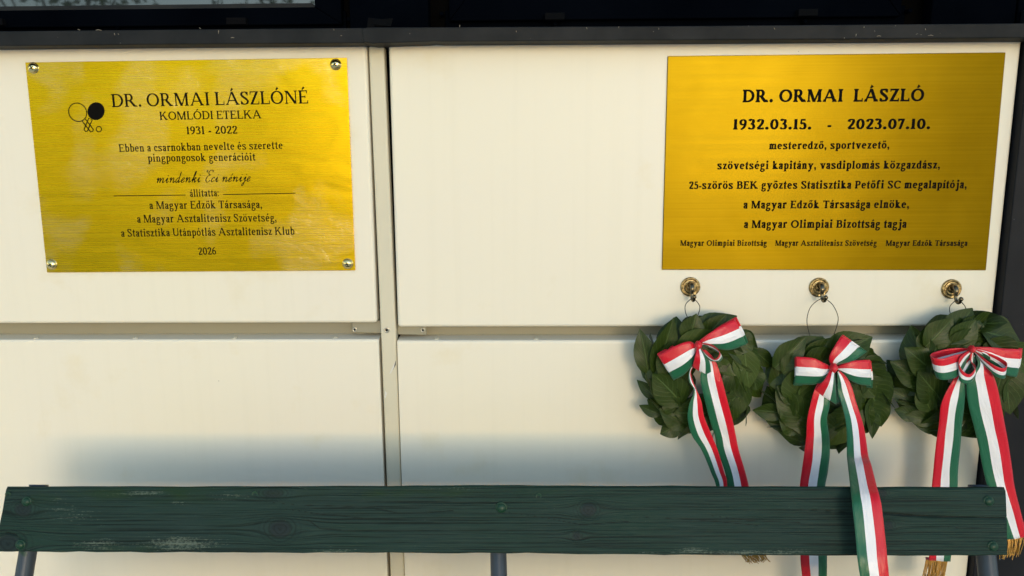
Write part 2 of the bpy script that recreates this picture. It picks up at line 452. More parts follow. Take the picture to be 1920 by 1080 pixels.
# black sill flashing, two lengths that overlap at the joint
def sill(c, yf, mt='sill'):
    q = MB(); q.prism([P(*k, yf) for k in c], 0.098); return q.build('sill', M[mt], wall, bevel=0.002, seg=2)


jx = 684
sill([(-700, 65), (jx, 52), (jx, 80.5), (300, 83.5), (-700, 93)], -0.048)
sill([(678, 53.5), (690, 51), (800, 51), (1300, 48.5), (1920, 43.5), (2300, 40), (2300, 68), (1920, 71), (1300, 75.2), (830, 78), (812, 77), (800, 78.2), (700, 81.5), (681, 79)], -0.0505)

# charcoal corner post
cp_ = MB(); cp_.box(XE + 0.0035, XR, -0.018, 0.04, 0.0, ZTOP + 0.03); cp_ = cp_.build('corner_post', M['post'], wall, bevel=0.003, seg=2)
q = MB(); c = P(1881, 601, -0.018)
q.lathe(c, (0, -1, 0), [(0.009, -0.002), (0.009, 0.001), (0.0075, 0.0035), (0.004, 0.0042), (0.0032, 0.002)], 20); q.build('screw', M['post'], cp_, smooth=True)

# windows above the sill (bottoms of the sashes are in the picture)
ZB = P(960, 50, 0.03).z - 0.02
def frame_bar(parent, name, px0, px1, y0, y1, z0, z1, mt='navy', bev=0.003):
    q = MB(); q.box(P(px0, 25, y0).x, P(px1, 25, y0).x, y0, y1, z0, z1); return q.build(name, M[mt], parent, bevel=bev)


ZT = 3.0
def window(pxl, pxr, rail_top_py, rail_bot_py, sash_y):
    zr1 = P(960, rail_top_py, sash_y).z; zr0 = P(960, rail_bot_py, sash_y).z
    fr = frame_bar(wall, 'window', pxl - 8, pxr + 8, sash_y + 0.016, sash_y + 0.05, ZB - 0.01, ZB + 0.055)
    xl, xr = P(pxl, 25, sash_y).x, P(pxr, 25, sash_y).x
    w = 0.052
    q = MB()      # sash: four mitred bars as one mesh
    ou = [(xl, zr0), (xr, zr0), (xr, ZT), (xl, ZT)]; inn = [(xl + w, zr1), (xr - w, zr1), (xr - w, ZT - w), (xl + w, ZT - w)]
    for i in range(4):
        j = (i + 1) % 4
        q.prism([Vector((ou[i][0], sash_y, ou[i][1])), Vector((ou[j][0], sash_y, ou[j][1])), Vector((inn[j][0], sash_y, inn[j][1])), Vector((inn[i][0], sash_y, inn[i][1]))], 0.03)
    q.build('sash', M['navy'], fr, bevel=0.0025)
    q = MB(); q.box(xl + w - 0.004, xr - w + 0.004, sash_y + 0.014, sash_y + 0.02, zr1 - 0.004, ZT - w + 0.004); q.build('pane', M['glass'], fr)
    # glazing bead along the bottom
    q = MB(); q.prism([Vector((xl + w, sash_y + 0.004, zr1)), Vector((xr - w, sash_y + 0.004, zr1)), Vector((xr - w - 0.006, sash_y + 0.004, zr1 + 0.008)), Vector((xl + w + 0.006, sash_y + 0.004, zr1 + 0.008))], 0.01)
    q.build('glazing_bead', M['sill'], fr)
    return fr


W1 = window(-1500, 640, 9, 42, 0.022)
W2 = window(842, 1690, -28, 38, 0.028)
frame_bar(wall, 'mullion', 655, 803, 0.012, 0.05, ZB - 0.01, ZT + 0.05)
frame_bar(wall, 'mullion', 1747, 1905, 0.012, 0.05, ZB - 0.01, ZT + 0.05)
frame_bar(wall, 'jamb', 1908, 2300, 0.018, 0.05, ZB - 0.01, ZT + 0.05)
q = MB(); q.box(XL, XR, 0.0, 0.05, ZT + 0.02, 3.4); q.build('fascia', M['cream'], wall, bevel=0.004)
q = MB(); q.box(XL - 0.05, XR + 0.05, -0.25, 0.2, 3.402, 3.5); q.build('roof_edge', M['post'], wall, bevel=0.004)
for fr, px, py, w in ((W1, -2, 41.5, 22), (W1, 445, 40, 35), (W2, 1040, 31, 35), (W2, 1513, 24, 34)):
    c = P(px, py, 0.02); h = w * 0.0011 / 2
    q = MB(); q.box(c.x - h, c.x + h, 0.012, 0.03, c.z - 0.007, c.z + 0.006); q.build('drain_cap', M['black'], fr, bevel=0.0012)
for px, py in ((654, 36), (220, 50), (828, 26), (1041, 45), (1510, 40), (1706, 20)):
    q = MB(); q.lathe(P(px, py, 0.03), (0, -1, 0), [(0.004, -0.014), (0.004, 0.002), (0.003, 0.0035), (0.0012, 0.0025)], 14); q.build('screw', M['navy'], wall, smooth=True)
# loose bit of black sheet standing on the sill at the joint
q = MB(); Yc = -0.03
cc = [P(692, 33, Yc), P(697, 45, Yc - 0.006), P(707, 50, Yc - 0.002), P(733, 49, Yc), P(737, 34, Yc), P(716, 36, Yc)]
q.prism(cc, 0.003); q.prism([P(690, 34, Yc - 0.008), P(693, 33, Yc - 0.008), P(703, 50.5, Yc - 0.008), P(688, 51, Yc - 0.008)], 0.0015)
o = q.build('plastic_scrap', M['black']); tag(o, 'torn scrap of black plastic lying on the sill at the joint', 'scrap')
# crumbs and dry bits on the sill
DR = painted('dry_debris', (0.26, 0.22, 0.16), (0.15, 0.12, 0.09), 0.8, 80)
q = MB()
for px, py, l, a in ((410, 60, 7, -80), (148, 56, 5, 20), (185, 57, 12, 4), (375, 53, 4, 40), (436, 71, 7, 0), (626, 56, 3, 70), (640, 67, 3, 10), (1100, 53, 4, 60), (1160, 51, 3, 90), (1235, 54, 3, 80), (1452, 54, 4, 60), (1620, 51, 3, 90), (1735, 55, 3, 80), (1648, 68, 8, 0), (1745, 67, 10, 0), (960 + 8, 59, 3, 80), (862, 49, 4, 100), (1605, 66, 5, 95), (215, 64, 4, 80), (222, 64, 3, 60)):
    c = P(px, py, -0.0488 if px < 676 else -0.0513); k = l * 0.00048; d = Vector((math.cos(R(a)), 0, -math.sin(R(a)))) * k
    q.tube([c - d, c + Vector((0, -0.0006, k * 0.2)), c + d], [0.0004, 0.0008, 0.0004], 6)
tag(q.build('dry_debris', DR), 'dry crumbs and twig bits stuck along the black sill', 'debris', kind='stuff')

# ------------------------------------------------------------------ lettering: a small serif pen font
class Font:
    def __init__(s, T, N, t, ser, h, X, bold):
        s.T, s.N, s.t, s.s, s.h, s.X, s.bold = T, N, t, ser, h, X, bold
        s.A, s.D = 1.04, -0.30
        s.cache = {}

    # drawing primitives: every primitive appends a strip [(L, R), ...]
    def q(s, *p): s.o.append([(p[0], p[1]), (p[3], p[2])])
    def vst(s, x, y0, y1, w=None):
        w = w or s.T; s.q((x - w / 2, y0), (x + w / 2, y0), (x + w / 2, y1), (x - w / 2, y1))
    def hb(s, x0, x1, y, w=None):
        w = w or s.N; s.q((x0, y - w / 2), (x1, y - w / 2), (x1, y + w / 2), (x0, y + w / 2))
    def diag(s, x0, y0, x1, y1, w):
        hw = w * math.hypot(x1 - x0, y1 - y0) / (2 * abs(y1 - y0)); s.q((x0 - hw, y0), (x0 + hw, y0), (x1 + hw, y1), (x1 - hw, y1))
    def ser(s, x, y, d, w=None, l=1, r=1):
        w = w or s.T; a = w / 2 + s.s
        xl, xr = x - (a if l else w / 2), x + (a if r else w / 2)
        s.q((xl, y), (xr, y), (xr, y + d * s.h), (xl, y + d * s.h))
        bl, br = x - w / 2 - (s.s * .45 if l else 0), x + w / 2 + (s.s * .45 if r else 0)
        s.q((bl, y + d * s.h), (br, y + d * s.h), (x + w / 2, y + d * s.h * 2.1), (x - w / 2, y + d * s.h * 2.1))
    def flag(s, x, y, w): s.q((x - w / 2 - s.s, y - s.h * 1.5), (x, y - s.h * 2.2), (x, y), (x - w / 2 - s.s * .2, y - s.h * .3))
    def pen(s, pts, T=None, N=None, closed=False):
        T = T or s.t; N = N or s.N
        if closed: pp = pts
        else: pp = catmull([p[:2] for p in pts], 6)
        n = len(pp); st = []
        for i in range(n):
            a = pp[i - 1] if (i or closed) else pp[0]; c = pp[(i + 1) % n] if (i < n - 1 or closed) else pp[-1]
            dx, dy = c[0] - a[0], c[1] - a[1]; L = math.hypot(dx, dy) or 1
            w = N + (T - N) * abs(dy / L) ** 1.4; nx, ny = -dy / L * w / 2, dx / L * w / 2
            st.append(((pp[i][0] + nx, pp[i][1] + ny), (pp[i][0] - nx, pp[i][1] - ny)))
        if closed: st.append(st[0])
        s.o.append(st)
    def arc(s, cx, cy, rx, ry, a0, a1, T=None):
        n = 16; pp = [(cx + rx * math.cos(R(a0 + (a1 - a0) * k / n)), cy + ry * math.sin(R(a0 + (a1 - a0) * k / n))) for k in range(n + 1)]
        T = T or s.T; st = []
        for k, p in enumerate(pp):
            a, c = pp[max(k - 1, 0)], pp[min(k + 1, n)]; dx, dy = c[0] - a[0], c[1] - a[1]; L = math.hypot(dx, dy)
            w = s.N + (T - s.N) * abs(dy / L) ** 1.4; nx, ny = -dy / L * w / 2, dx / L * w / 2
            st.append(((p[0] + nx, p[1] + ny), (p[0] - nx, p[1] - ny)))
        s.o.append(st)
    def ring(s, cx, cy, rx, ry, T=None): s.pen([(cx + rx * math.cos(2 * math.pi * k / 24), cy + ry * math.sin(2 * math.pi * k / 24)) for k in range(24)], T or s.T, None, True)
    def dot(s, x, y, r=None):
        r = r or s.t * .62; n = 10
        s.o.append([((x - r * math.cos(math.pi * k / n), y + r * math.sin(math.pi * k / n)), (x - r * math.cos(math.pi * k / n), y - r * math.sin(math.pi * k / n))) for k in range(n + 1)])
    def line(s, x0, y0, x1, y1, w0, w1=None):
        w1 = w1 or w0; L = math.hypot(x1 - x0, y1 - y0); nx, ny = -(y1 - y0) / L / 2, (x1 - x0) / L / 2
        s.o.append([((x0 + nx * w0, y0 + ny * w0), (x0 - nx * w0, y0 - ny * w0)), ((x1 + nx * w1, y1 + ny * w1), (x1 - nx * w1, y1 - ny * w1))])
    def bowl(s, x0, xr, y0, y1, T=None):
        ry = (y1 - y0) / 2; xc = max(x0, xr - max(ry * .95, .3 * (xr - x0)))
        s.hb(x0, xc, y1); s.hb(x0, xc, y0); s.arc(xc, (y0 + y1) / 2, xr - xc, ry, 90, -90, T)

    ACC = {'Á': 'A´', 'É': 'E´', 'Ó': 'O´', 'á': 'a´', 'é': 'e´', 'í': 'ı´', 'ó': 'o´', 'ö': 'o¨', 'ő': 'o˝', 'ü': 'u¨'}

    def glyph(s, ch):
        if ch in s.cache: return s.cache[ch]
        s.o = []; acc = None; c = ch
        if ch in s.ACC: c, acc = s.ACC[ch]
        s.draw(c)
        if acc:
            xs = [q[0] for st in s.o for pr in st for q in pr]; cx = (min(xs) + max(xs)) / 2
            y = 1.05 if c.isupper() else s.X + .10
            if c == 'A': cx = .53
            w = s.t * 1.0
            if acc == '´': s.line(cx - .06, y, cx + .10, y + .20, w * .45, w * 1.05)
            if acc == '˝': s.line(cx - .15, y, cx - .03, y + .20, w * .4, w * .9); s.line(cx + .06, y, cx + .18, y + .20, w * .4, w * .9)
            if acc == '¨': s.dot(cx - .15, y + .09, w * .44); s.dot(cx + .15, y + .09, w * .44)
        if s.o:
            xs = [q[0] for st in s.o for pr in st for q in pr]; mn, mx = min(xs), max(xs)
            sb = .045 if s.bold else .05
            if c in 'iıjl1' or c in '.,:': sb += .01
            if acc and c in 'ı': mn, mx = min(mn, .02), max(.34, mx - .06)
            res = ([[((a[0] - mn + sb, a[1]), (b_[0] - mn + sb, b_[1])) for a, b_ in st] for st in s.o], mx - mn + 2 * sb)
        else: res = ([], .36)
        s.cache[ch] = res; return res

    def draw(s, c):
        T, N, t, X, A, D = s.T, s.N, s.t, s.X, s.A, s.D; x0 = s.s + T / 2; l0 = s.s + t / 2; h = N / 2
        def stem(x=x0, w=T, y1=1.0): s.vst(x, 0, y1, w); s.ser(x, 0, 1, w); s.ser(x, y1, -1, w)
        def lstem(x, y0=0, y1=X, foot=True, w=t):
            s.vst(x, y0, y1, w); s.flag(x, y1, w)
            if foot: s.ser(x, y0, 1, w)
        if c == 'A': s.diag(.13, 0, .53, 1, N * 1.1); s.diag(.96, 0, .54, 1, T); s.hb(.27, .80, .33); s.ser(.13, 0, 1, N); s.ser(.96, 0, 1, T)
        elif c == 'B': stem(); s.bowl(x0, .63, .53, 1 - h); s.bowl(x0, .70, h, .53)
        elif c == 'C': s.arc(.48, .5, .40, .49 - h / 2, 42, 318); s.vst(.80, .70, .97, N); s.vst(.80, .05, .2, N)
        elif c == 'D': stem(); s.hb(x0, .40, 1 - h); s.hb(x0, .40, h); s.arc(.40, .5, .46, .5 - h, 90, -90)
        elif c == 'E': stem(); s.hb(x0, .68, 1 - h); s.hb(x0, .54, .52); s.hb(x0, .72, h); s.line(.68, 1, .68, .76, N * 1.1, N * .6); s.line(.72, 0, .74, .25, N * 1.1, N * .6); s.vst(.54, .42, .62, N * .8)
        elif c == 'I': stem()
        elif c == 'K': stem(); s.line(x0 + T * .3, .38, .74, .97, N * 1.1); s.diag(.86, 0, .42, .64, T); s.ser(.74, 1, -1, N); s.ser(.86, 0, 1, T)
        elif c == 'L': stem(); s.hb(x0, .70, h); s.line(.70, 0, .72, .28, N * 1.1, N * .6)
        elif c == 'M':
            s.vst(.15, 0, 1, N * 1.1); s.vst(1.02, 0, 1, T); s.diag(.60, 0, .20, 1, T); s.diag(.60, 0, 1.0, 1, N * 1.1)
            s.ser(.15, 0, 1, N); s.ser(1.02, 0, 1, T); s.ser(.15, 1, -1, N, 1, 0); s.ser(1.02, 1, -1, T, 0, 1)
        elif c == 'N': s.vst(.15, 0, 1, N * 1.1); s.vst(.88, 0, 1, N * 1.1); s.diag(.86, 0, .18, 1, T); s.ser(.15, 0, 1, N); s.ser(.88, 1, -1, N); s.ser(.12, 1, -1, N, 1, 0)
        elif c == 'O': s.ring(.5, .5, .42, .5 - h)
        elif c == 'P': stem(); s.bowl(x0, .64, .46, 1 - h)
        elif c == 'R': stem(); s.bowl(x0, .62, .48, 1 - h); s.diag(.84, 0, .44, .50, T); s.ser(.86, 0, 1, T, 0, 1)
        elif c in 'Ss':
            H = 1.0 if c == 'S' else X; k = 1.0 if c == 'S' else .80; w = T if c == 'S' else t
            y = lambda f: f * H
            s.pen([(.56 * k, y(.80)), (.47 * k, y(.93)), (.32 * k, y(1) - h), (.15 * k, y(.91)), (.10 * k, y(.76)), (.20 * k, y(.60))], w)
            s.line(.15 * k, y(.665), .53 * k, y(.375), w * .95)
            s.pen([(.47 * k, y(.43)), (.59 * k, y(.26)), (.50 * k, y(.09)), (.33 * k, h), (.18 * k, y(.06)), (.08 * k, y(.20))], w)
            s.vst(.575 * k, y(.70), y(.97), N); s.vst(.065 * k, y(.03), y(.28), N)
        elif c == 'T': s.vst(.37, 0, 1); s.ser(.37, 0, 1); s.hb(.02, .72, 1 - h); s.line(.03, 1, .01, .74, N * 1.1, N * .6); s.line(.71, 1, .73, .74, N * 1.1, N * .6)
        elif c == 'U': s.vst(.18, .32, 1); s.ser(.18, 1, -1); s.vst(.80, .32, 1, N * 1.1); s.ser(.80, 1, -1, N); s.arc(.49, .34, .31, .34 - h, 180, 360)
        elif c == 'Z': s.hb(.06, .70, 1 - h); s.hb(.04, .72, h); s.diag(.12, 0, .62, 1, T); s.line(.08, 1, .06, .76, N, N * .6); s.line(.71, 0, .73, .26, N, N * .6)
        elif c == 'a':
            s.vst(.38, .07, X - .14, t); s.pen([(.10, X - .18), (.14, X - .06), (.24, X - h), (.35, X - .06), (.38, X - .2)], t); s.dot(.11, X - .16, t * .5)
            s.pen([(.38, X * .60), (.22, X * .5), (.10, X * .36), (.09, .14), (.18, h), (.30, .06), (.38, .16)], t); s.pen([(.38, .12), (.41, .03), (.50, .06)], t * .8)
        elif c in 'bp':
            if c == 'b': s.vst(l0, .03, A, t); s.flag(l0, A, t)
            else: s.vst(l0, D, X, t); s.flag(l0, X, t); s.ser(l0, D, 1, t)
            s.pen([(l0, X - .20), (.26, X - .04), (.37, X - h), (.50, X - .12), (.545, X * .5), (.49, .10), (.34, h), (.24, .04), (l0, .12)], t)
        elif c in 'd':
            s.vst(.47, 0, A, t); s.flag(.47, A, t); s.ser(.47, 0, 1, t, 0, 1)
            s.pen([(.47, X - .17), (.36, X - .03), (.27, X - h), (.14, X - .12), (.09, X * .48), (.14, .11), (.26, h), (.37, .05), (.47, .15)], t)
        elif c == 'c': s.arc(.30, X / 2, .21, X / 2 - h, 48, 318, t); s.dot(.43, X - .17, t * .5)
        elif c == 'e': s.arc(.30, X / 2, .21, X / 2 - h, 4, 318, t); s.hb(.11, .52, X * .55)
        elif c == 'f': s.vst(.22, 0, .82, t); s.ser(.22, 0, 1, t); s.pen([(.22, .80), (.25, .93), (.34, 1.03), (.46, 1.0)], t); s.dot(.45, .97, t * .5); s.hb(.06, .42, X - h)
        elif c == 'g':
            s.ring(.27, X - .22, .17, .22 - h, t * .95); s.hb(.36, .54, X - .07, N * 1.2)
            s.pen([(.17, X - .40), (.10, .15), (.16, .05), (.34, .03), (.48, -.02), (.50, -.14), (.38, -.27), (.22, -.29), (.08, -.22), (.07, -.10), (.17, .03)], t * .8, N * 1.15)
        elif c in 'iı':
            lstem(l0)
            if c == 'i': s.dot(l0, X + .22)
        elif c == 'j': s.vst(.22, -.10, X, t); s.flag(.22, X, t); s.dot(.22, X + .22); s.pen([(.22, -.08), (.19, -.23), (.10, -.29), (.01, -.25)], t); s.dot(.03, -.22, t * .45)
        elif c == 'k': lstem(l0, 0, A); s.line(l0 + t * .3, X * .38, .46, X - h, N * 1.2); s.diag(.56, 0, .28, X * .60, t); s.ser(.46, X, -1, N); s.ser(.56, 0, 1, t)
        elif c == 'l': lstem(l0, 0, A)
        elif c in 'nm':
            lstem(l0); xs = [.50] if c == 'n' else [.48, .84]; px = l0
            for x in xs:
                s.pen([(px, X - .20), (px + .13, X - .05), (px + .23, X - h), (x - .02, X - .08), (x, X - .22)], t); s.vst(x, 0, X - .20, t); s.ser(x, 0, 1, t); px = x
        elif c == 'o': s.ring(.31, X / 2, .22, X / 2 - h, t)
        elif c == 'r': lstem(l0); s.pen([(l0, X - .22), (l0 + .10, X - .07), (l0 + .22, X - h)], t * .8, N * 1.3); s.dot(l0 + .24, X - .08, t * .55)
        elif c == 't': s.vst(.20, .10, X + .05, t); s.q((.20 - t / 2, X), (.20 + t / 2, X), (.20 + t / 2, X + .24), (.20 + t * .1, X + .24)); s.hb(.02, .43, X - h); s.pen([(.20, .14), (.23, .04), (.31, h), (.41, .09)], t)
        elif c == 'u': s.vst(l0, .14, X, t); s.flag(l0, X, t); s.pen([(l0, .17), (l0 + .04, .05), (l0 + .14, h), (.36, .05), (.47, .16)], t); s.vst(.49, 0, X, t); s.flag(.49, X, t); s.ser(.49, 0, 1, t, 0, 1)
        elif c == 'v': s.diag(.30, 0, .10, X, t); s.diag(.32, 0, .50, X, N * 1.2); s.ser(.10, X, -1, t); s.ser(.50, X, -1, N)
        elif c == 'y': s.diag(.31, 0, .10, X, t); s.diag(.18, D + .05, .51, X, N * 1.2); s.ser(.10, X, -1, t); s.ser(.51, X, -1, N); s.dot(.11, D + .06, t * .55); s.hb(.10, .20, D + .03)
        elif c == 'z': s.hb(.06, .46, X - h); s.hb(.04, .48, h); s.diag(.10, 0, .41, X, t); s.vst(.07, X - .2, X, N * .9); s.vst(.47, 0, .2, N * .9)
        elif c == '0': s.ring(.29, .49, .23, .49 - h, T * .95)
        elif c == '1': s.vst(.24, 0, .98); s.ser(.24, 0, 1); s.q((.06, .80), (.24, .84), (.24, .98), (.20, .97))
        elif c == '2': s.pen([(.08, .70), (.12, .86), (.26, .98 - h), (.41, .88), (.44, .72), (.36, .50), (.20, .26), (.06, .07)], T); s.hb(.04, .50, T * .35, T * .7); s.vst(.50, 0, .2, N)
        elif c == '3': s.pen([(.07, .80), (.14, .93), (.25, .98 - h), (.38, .88), (.39, .70), (.31, .57), (.19, .52)], T); s.pen([(.19, .53), (.36, .48), (.45, .29), (.38, .10), (.22, h), (.06, .10)], T); s.dot(.08, .13, T * .4)
        elif c == '5': s.hb(.13, .46, .98 - T * .35, T * .7); s.line(.14, .96, .10, .52, N); s.pen([(.10, .52), (.24, .60), (.39, .52), (.45, .30), (.38, .10), (.22, h), (.06, .09)], T); s.dot(.08, .12, T * .4)
        elif c in '69':
            k = len(s.o); s.ring(.28, .30, .20, .30 - h, T * .9); s.pen([(.45, .96), (.27, .86), (.13, .64), (.08, .34)], T * .9)
            if c == '9': s.o[k:] = [[((.56 - a[0], .98 - a[1]), (.56 - b_[0], .98 - b_[1])) for a, b_ in st] for st in s.o[k:]]
        elif c == '7': s.hb(.05, .49, .98 - T * .35, T * .7); s.diag(.18, 0, .44, .96, T * .85); s.vst(.06, .72, .98, N)
        elif c == '.': s.dot(.1, T * .5, T * .58)
        elif c == ',': s.dot(.1, T * .5, T * .55); s.pen([(.15, .08), (.15, -.05), (.06, -.18)], T * .5)
        elif c == ':': s.dot(.1, T * .5, T * .5); s.dot(.1, X - .10, T * .5)
        elif c == '-': s.hb(.03, .33, .30, N * 1.8 if not s.bold else N * 1.4)


ROMAN_TEXT = Font(.175, .092, .17, .075, .065, .69, False)
ROMAN = Font(.168, .078, .160, .085, .055, .68, False)
SLAB = Font(.245, .135, .240, .070, .10, .74, True)


class Script(Font):
    def draw(s, c):
        T, N = .09, .045
        def p(pts): s.pen(pts, T, N)
        X = .42
        if c in 'nm':
            p([(-.05, .28), (.02, X), (.06, X - .02), (.06, 0)]); xs = [.34] if c == 'n' else [.30, .58]; b = .06
            for i, x in enumerate(xs):
                last = i == len(xs) - 1
                p([(b, .05), (b + .10, X * .75), (x - .08, X), (x - .01, X - .04), (x, X - .14)] + ([(x, .10), (x + .05, 0), (x + .18, .14)] if last else [(x, 0)])); b = x
        elif c in 'iı':
            p([(-.08, .12), (.06, X), (.06, .10), (.11, 0), (.24, .14)])
            if c == 'i': s.dot(.06, .62, .045)
        elif c == 'd': p([(.30, X - .05), (.18, X), (.04, X * .6), (.03, .12), (.10, 0), (.22, .08), (.30, .25)]); p([(.32, .95), (.30, .12), (.36, 0), (.50, .14)])
        elif c == 'e': p([(-.02, .10), (.12, .18), (.24, .32), (.20, X), (.10, X - .04), (.03, .20), (.08, .02), (.18, 0), (.34, .14)])
        elif c == 'k': p([(-.05, .15), (.12, .6), (.16, .92), (.10, .95), (.06, .7), (.05, 0)]); p([(.06, .12), (.18, .38), (.28, X), (.30, .32), (.14, .22)]); p([(.14, .22), (.24, .18), (.26, .05), (.32, 0), (.42, .14)])
        elif c == 'c': p([(.26, X - .08), (.18, X), (.06, X * .7), (.03, .12), (.12, 0), (.32, .14)])
        elif c == 'j': p([(-.05, .14), (.08, X), (.08, -.10), (.02, -.36), (-.08, -.36), (-.06, -.18), (.20, .10)]); s.dot(.08, .62, .045)
        elif c == 'E': p([(.50, .86), (.46, 1.0), (.30, 1.06), (.12, .94), (.14, .72), (.34, .62)]); p([(.34, .62), (.10, .52), (0, .26), (.10, .03), (.30, 0), (.46, .16)]); p([(.10, .92), (-.08, .88), (-.14, 1.0), (-.02, 1.06)])


SCRIPT = Script(.085, .03, .085, .02, .03, .42, False)
for k in list(Script.ACC): pass


def text(parent, s, a, b_, cap, font, y, xs=None, slant=0.0, sp=.36):
    """engraved, paint-filled line of text from pixel a to pixel b_ along the baseline; cap height in pixels"""
    p0, p1 = P(*a, y), P(*b_, y); size = (P(a[0], a[1] - cap, y) - P(*a, y)).length
    ux = (p1 - p0).normalized(); uz = Vector((-ux.z, 0, ux.x)); L = (p1 - p0).length
    gl = [(ch,) + font.glyph(ch) for ch in s]
    nat = sum(sp if ch == ' ' else w for ch, _, w in gl) * size
    if font is SCRIPT: nat -= 0.09 * len([1 for ch in s if ch != ' ']) * size
    k = min(1.30 if font is SLAB else 1.18, max(.80, L / nat)); tr = (L - nat * k) / max(1, len(s) - 1)
    q = MB(); x = 0.0; n = 0
    for gi, (ch, strips, w) in enumerate(gl):
        if ch == ' ' and gi and s[gi - 1] == ' ' and q.f:          # a wide gap starts another piece of lettering
            q.build('lettering', M['ink'], parent); q = MB()
        for st in strips:
            yy = -0.00001 * (n % 9); n += 1
            vs = []
            for a_, c_ in st:
                for pt in (a_, c_):
                    w3 = p0 + ux * (x + (pt[0] + slant * pt[1]) * size * k) + uz * (pt[1] * size)
                    vs.append((w3.x, y + yy, w3.z))
            q.add(vs, [(2 * i, 2 * i + 1, 2 * i + 3, 2 * i + 2) for i in range(len(st) - 1)])
        adv = sp if ch == ' ' else w
        if font is SCRIPT and ch != ' ': adv -= .09
        x += adv * size * k + tr
    return q.build('lettering', M['ink'], parent)


def plaque(name, label, c, th, mt, bev):
    t = thing(name, label, 'plaque', P((c[2][0] + c[3][0]) / 2, (c[2][1] + c[3][1]) / 2, 0))
    q = MB(); q.prism([P(*k, -th) for k in c], th - 0.0003)
    q.build('plate', mt, t, bevel=bev, seg=2); return t


A_ = plaque('memorial_plaque', 'yellow brass plaque with four corner screws and crossed table tennis bats emblem', [(47, 117), (650, 108), (666, 507), (88, 511)], 0.004, M['brass_new'], 0.0006)
YA = -0.00415
for s, a, b_, cap in (('DR. ORMAI LÁSZLÓNÉ', (209, 201), (579, 194), 24.5), ('KOMLÓDI ETELKA', (299, 225), (491, 222), 15.5), ('1931 - 2022', (349, 252), (446, 250.5), 15),
                      ('Ebben a csarnokban nevelte és szerette', (223, 285), (531, 279), 14.5), ('pingpongosok generációit', (277, 303.5), (480, 301), 14.5),
                      ('állítatta:', (356, 369), (411, 368), 13.5), ('a Magyar Edzők Társasága,', (280, 392), (492, 390), 14.5),
                      ('a Magyar Asztalitenisz Szövetség,', (257, 417.5), (519, 415), 14.5), ('a Statisztika Utánpótlás Asztalitenisz Klub', (227, 444), (553, 440), 14.5), ('2026', (372, 478), (406, 477), 14)):
    text(A_, s, a, b_, cap, ROMAN if cap > 20 else ROMAN_TEXT, YA)
text(A_, 'mindenki Eci nénije', (291, 343), (468, 340), 21, SCRIPT, YA, slant=.45, sp=.30)
for (a, b_) in (((213, 366.5), (348, 365)), ((418, 364), (554, 361.5))):
    q = MB(); q.prism([P(a[0], a[1], YA), P(b_[0], b_[1], YA), P(b_[0], b_[1] + 1.5, YA), P(a[0], a[1] + 1.5, YA)], 0.0001); q.build('rule', M['ink'], A_)


def px_ring(pts, w, y, q, closed=True):
    """outline of width w pixels through pixel points"""
    n = len(pts); vs = []
    for i in range(n):
        a = pts[i - 1] if (closed or i) else pts[0]; c = pts[(i + 1) % n] if (closed or i < n - 1) else pts[-1]
        dx, dy = c[0] - a[0], c[1] - a[1]; L = math.hypot(dx, dy) or 1
        vs += [P(pts[i][0] - dy / L * w / 2, pts[i][1] + dx / L * w / 2, y), P(pts[i][0] + dy / L * w / 2, pts[i][1] - dx / L * w / 2, y)]
    q.add(vs, [(2 * i, 2 * i + 1, (2 * i + 3) % (2 * n), (2 * i + 2) % (2 * n)) for i in range(n if closed else n - 1)])


def blade(cx, cy, rx, ry, a):
    return [(cx + rx * math.cos(t) * math.cos(a) - ry * math.sin(t) * math.sin(a), cy + rx * math.cos(t) * math.sin(a) + ry * math.sin(t) * math.cos(a)) for t in [2 * math.pi * k / 32 for k in range(32)]]


q = MB()
px_ring(blade(145.6, 210.5, 18.0, 16.2, R(50)), 1.8, YA, q)
bl = blade(180, 208.5, 16.8, 16, R(110)); q.add([P(*k, YA - 0.00002) for k in bl], [tuple(range(len(bl)))])
px_ring([(154, 227), (159.5, 222.8), (166, 231), (174.8, 242.5), (174, 246), (170, 247.5), (160.5, 235.5)], 1.9, YA - .00001, q)
px_ring([(166.5, 221.5), (173, 225), (169.5, 232), (164, 245.5), (160.5, 246.8), (157.5, 243.2), (161.5, 232.5)], 1.9, YA - .00004, q)
px_ring(blade(185.3, 242.2, 5.0, 5.0, 0), 1.7, YA, q)
q.build('emblem', M['ink'], A_)


def dome_screw(parent, c, r):
    q = MB(); q.lathe(c, (0, -1, 0), [(r * 1.12, -0.001), (r * 1.12, 0.0003)] + [(r * math.cos(a), 0.0003 + r * .62 * math.sin(a)) for a in np.linspace(0.0, 1.42, 9)], 28)
    top = Vector(c) + Vector((0, -0.0003 - r * .62, 0))
    for k in range(2):
        a = .5 + k * math.pi / 2; d = Vector((math.cos(a), 0, math.sin(a))) * r * .42
        q.tube([top - d + Vector((0, r * .09, 0)), top + Vector((0, -0.0001, 0)), top + d + Vector((0, r * .09, 0))], r * .10, 8, 1)
    return q.build('screw', [M['screw'], M['ink']], parent, smooth=True)


for k in ((62.5, 127.5), (629.5, 121), (97, 496), (652, 494.5)): dome_screw(A_, P(*k, -0.004), 0.0098)

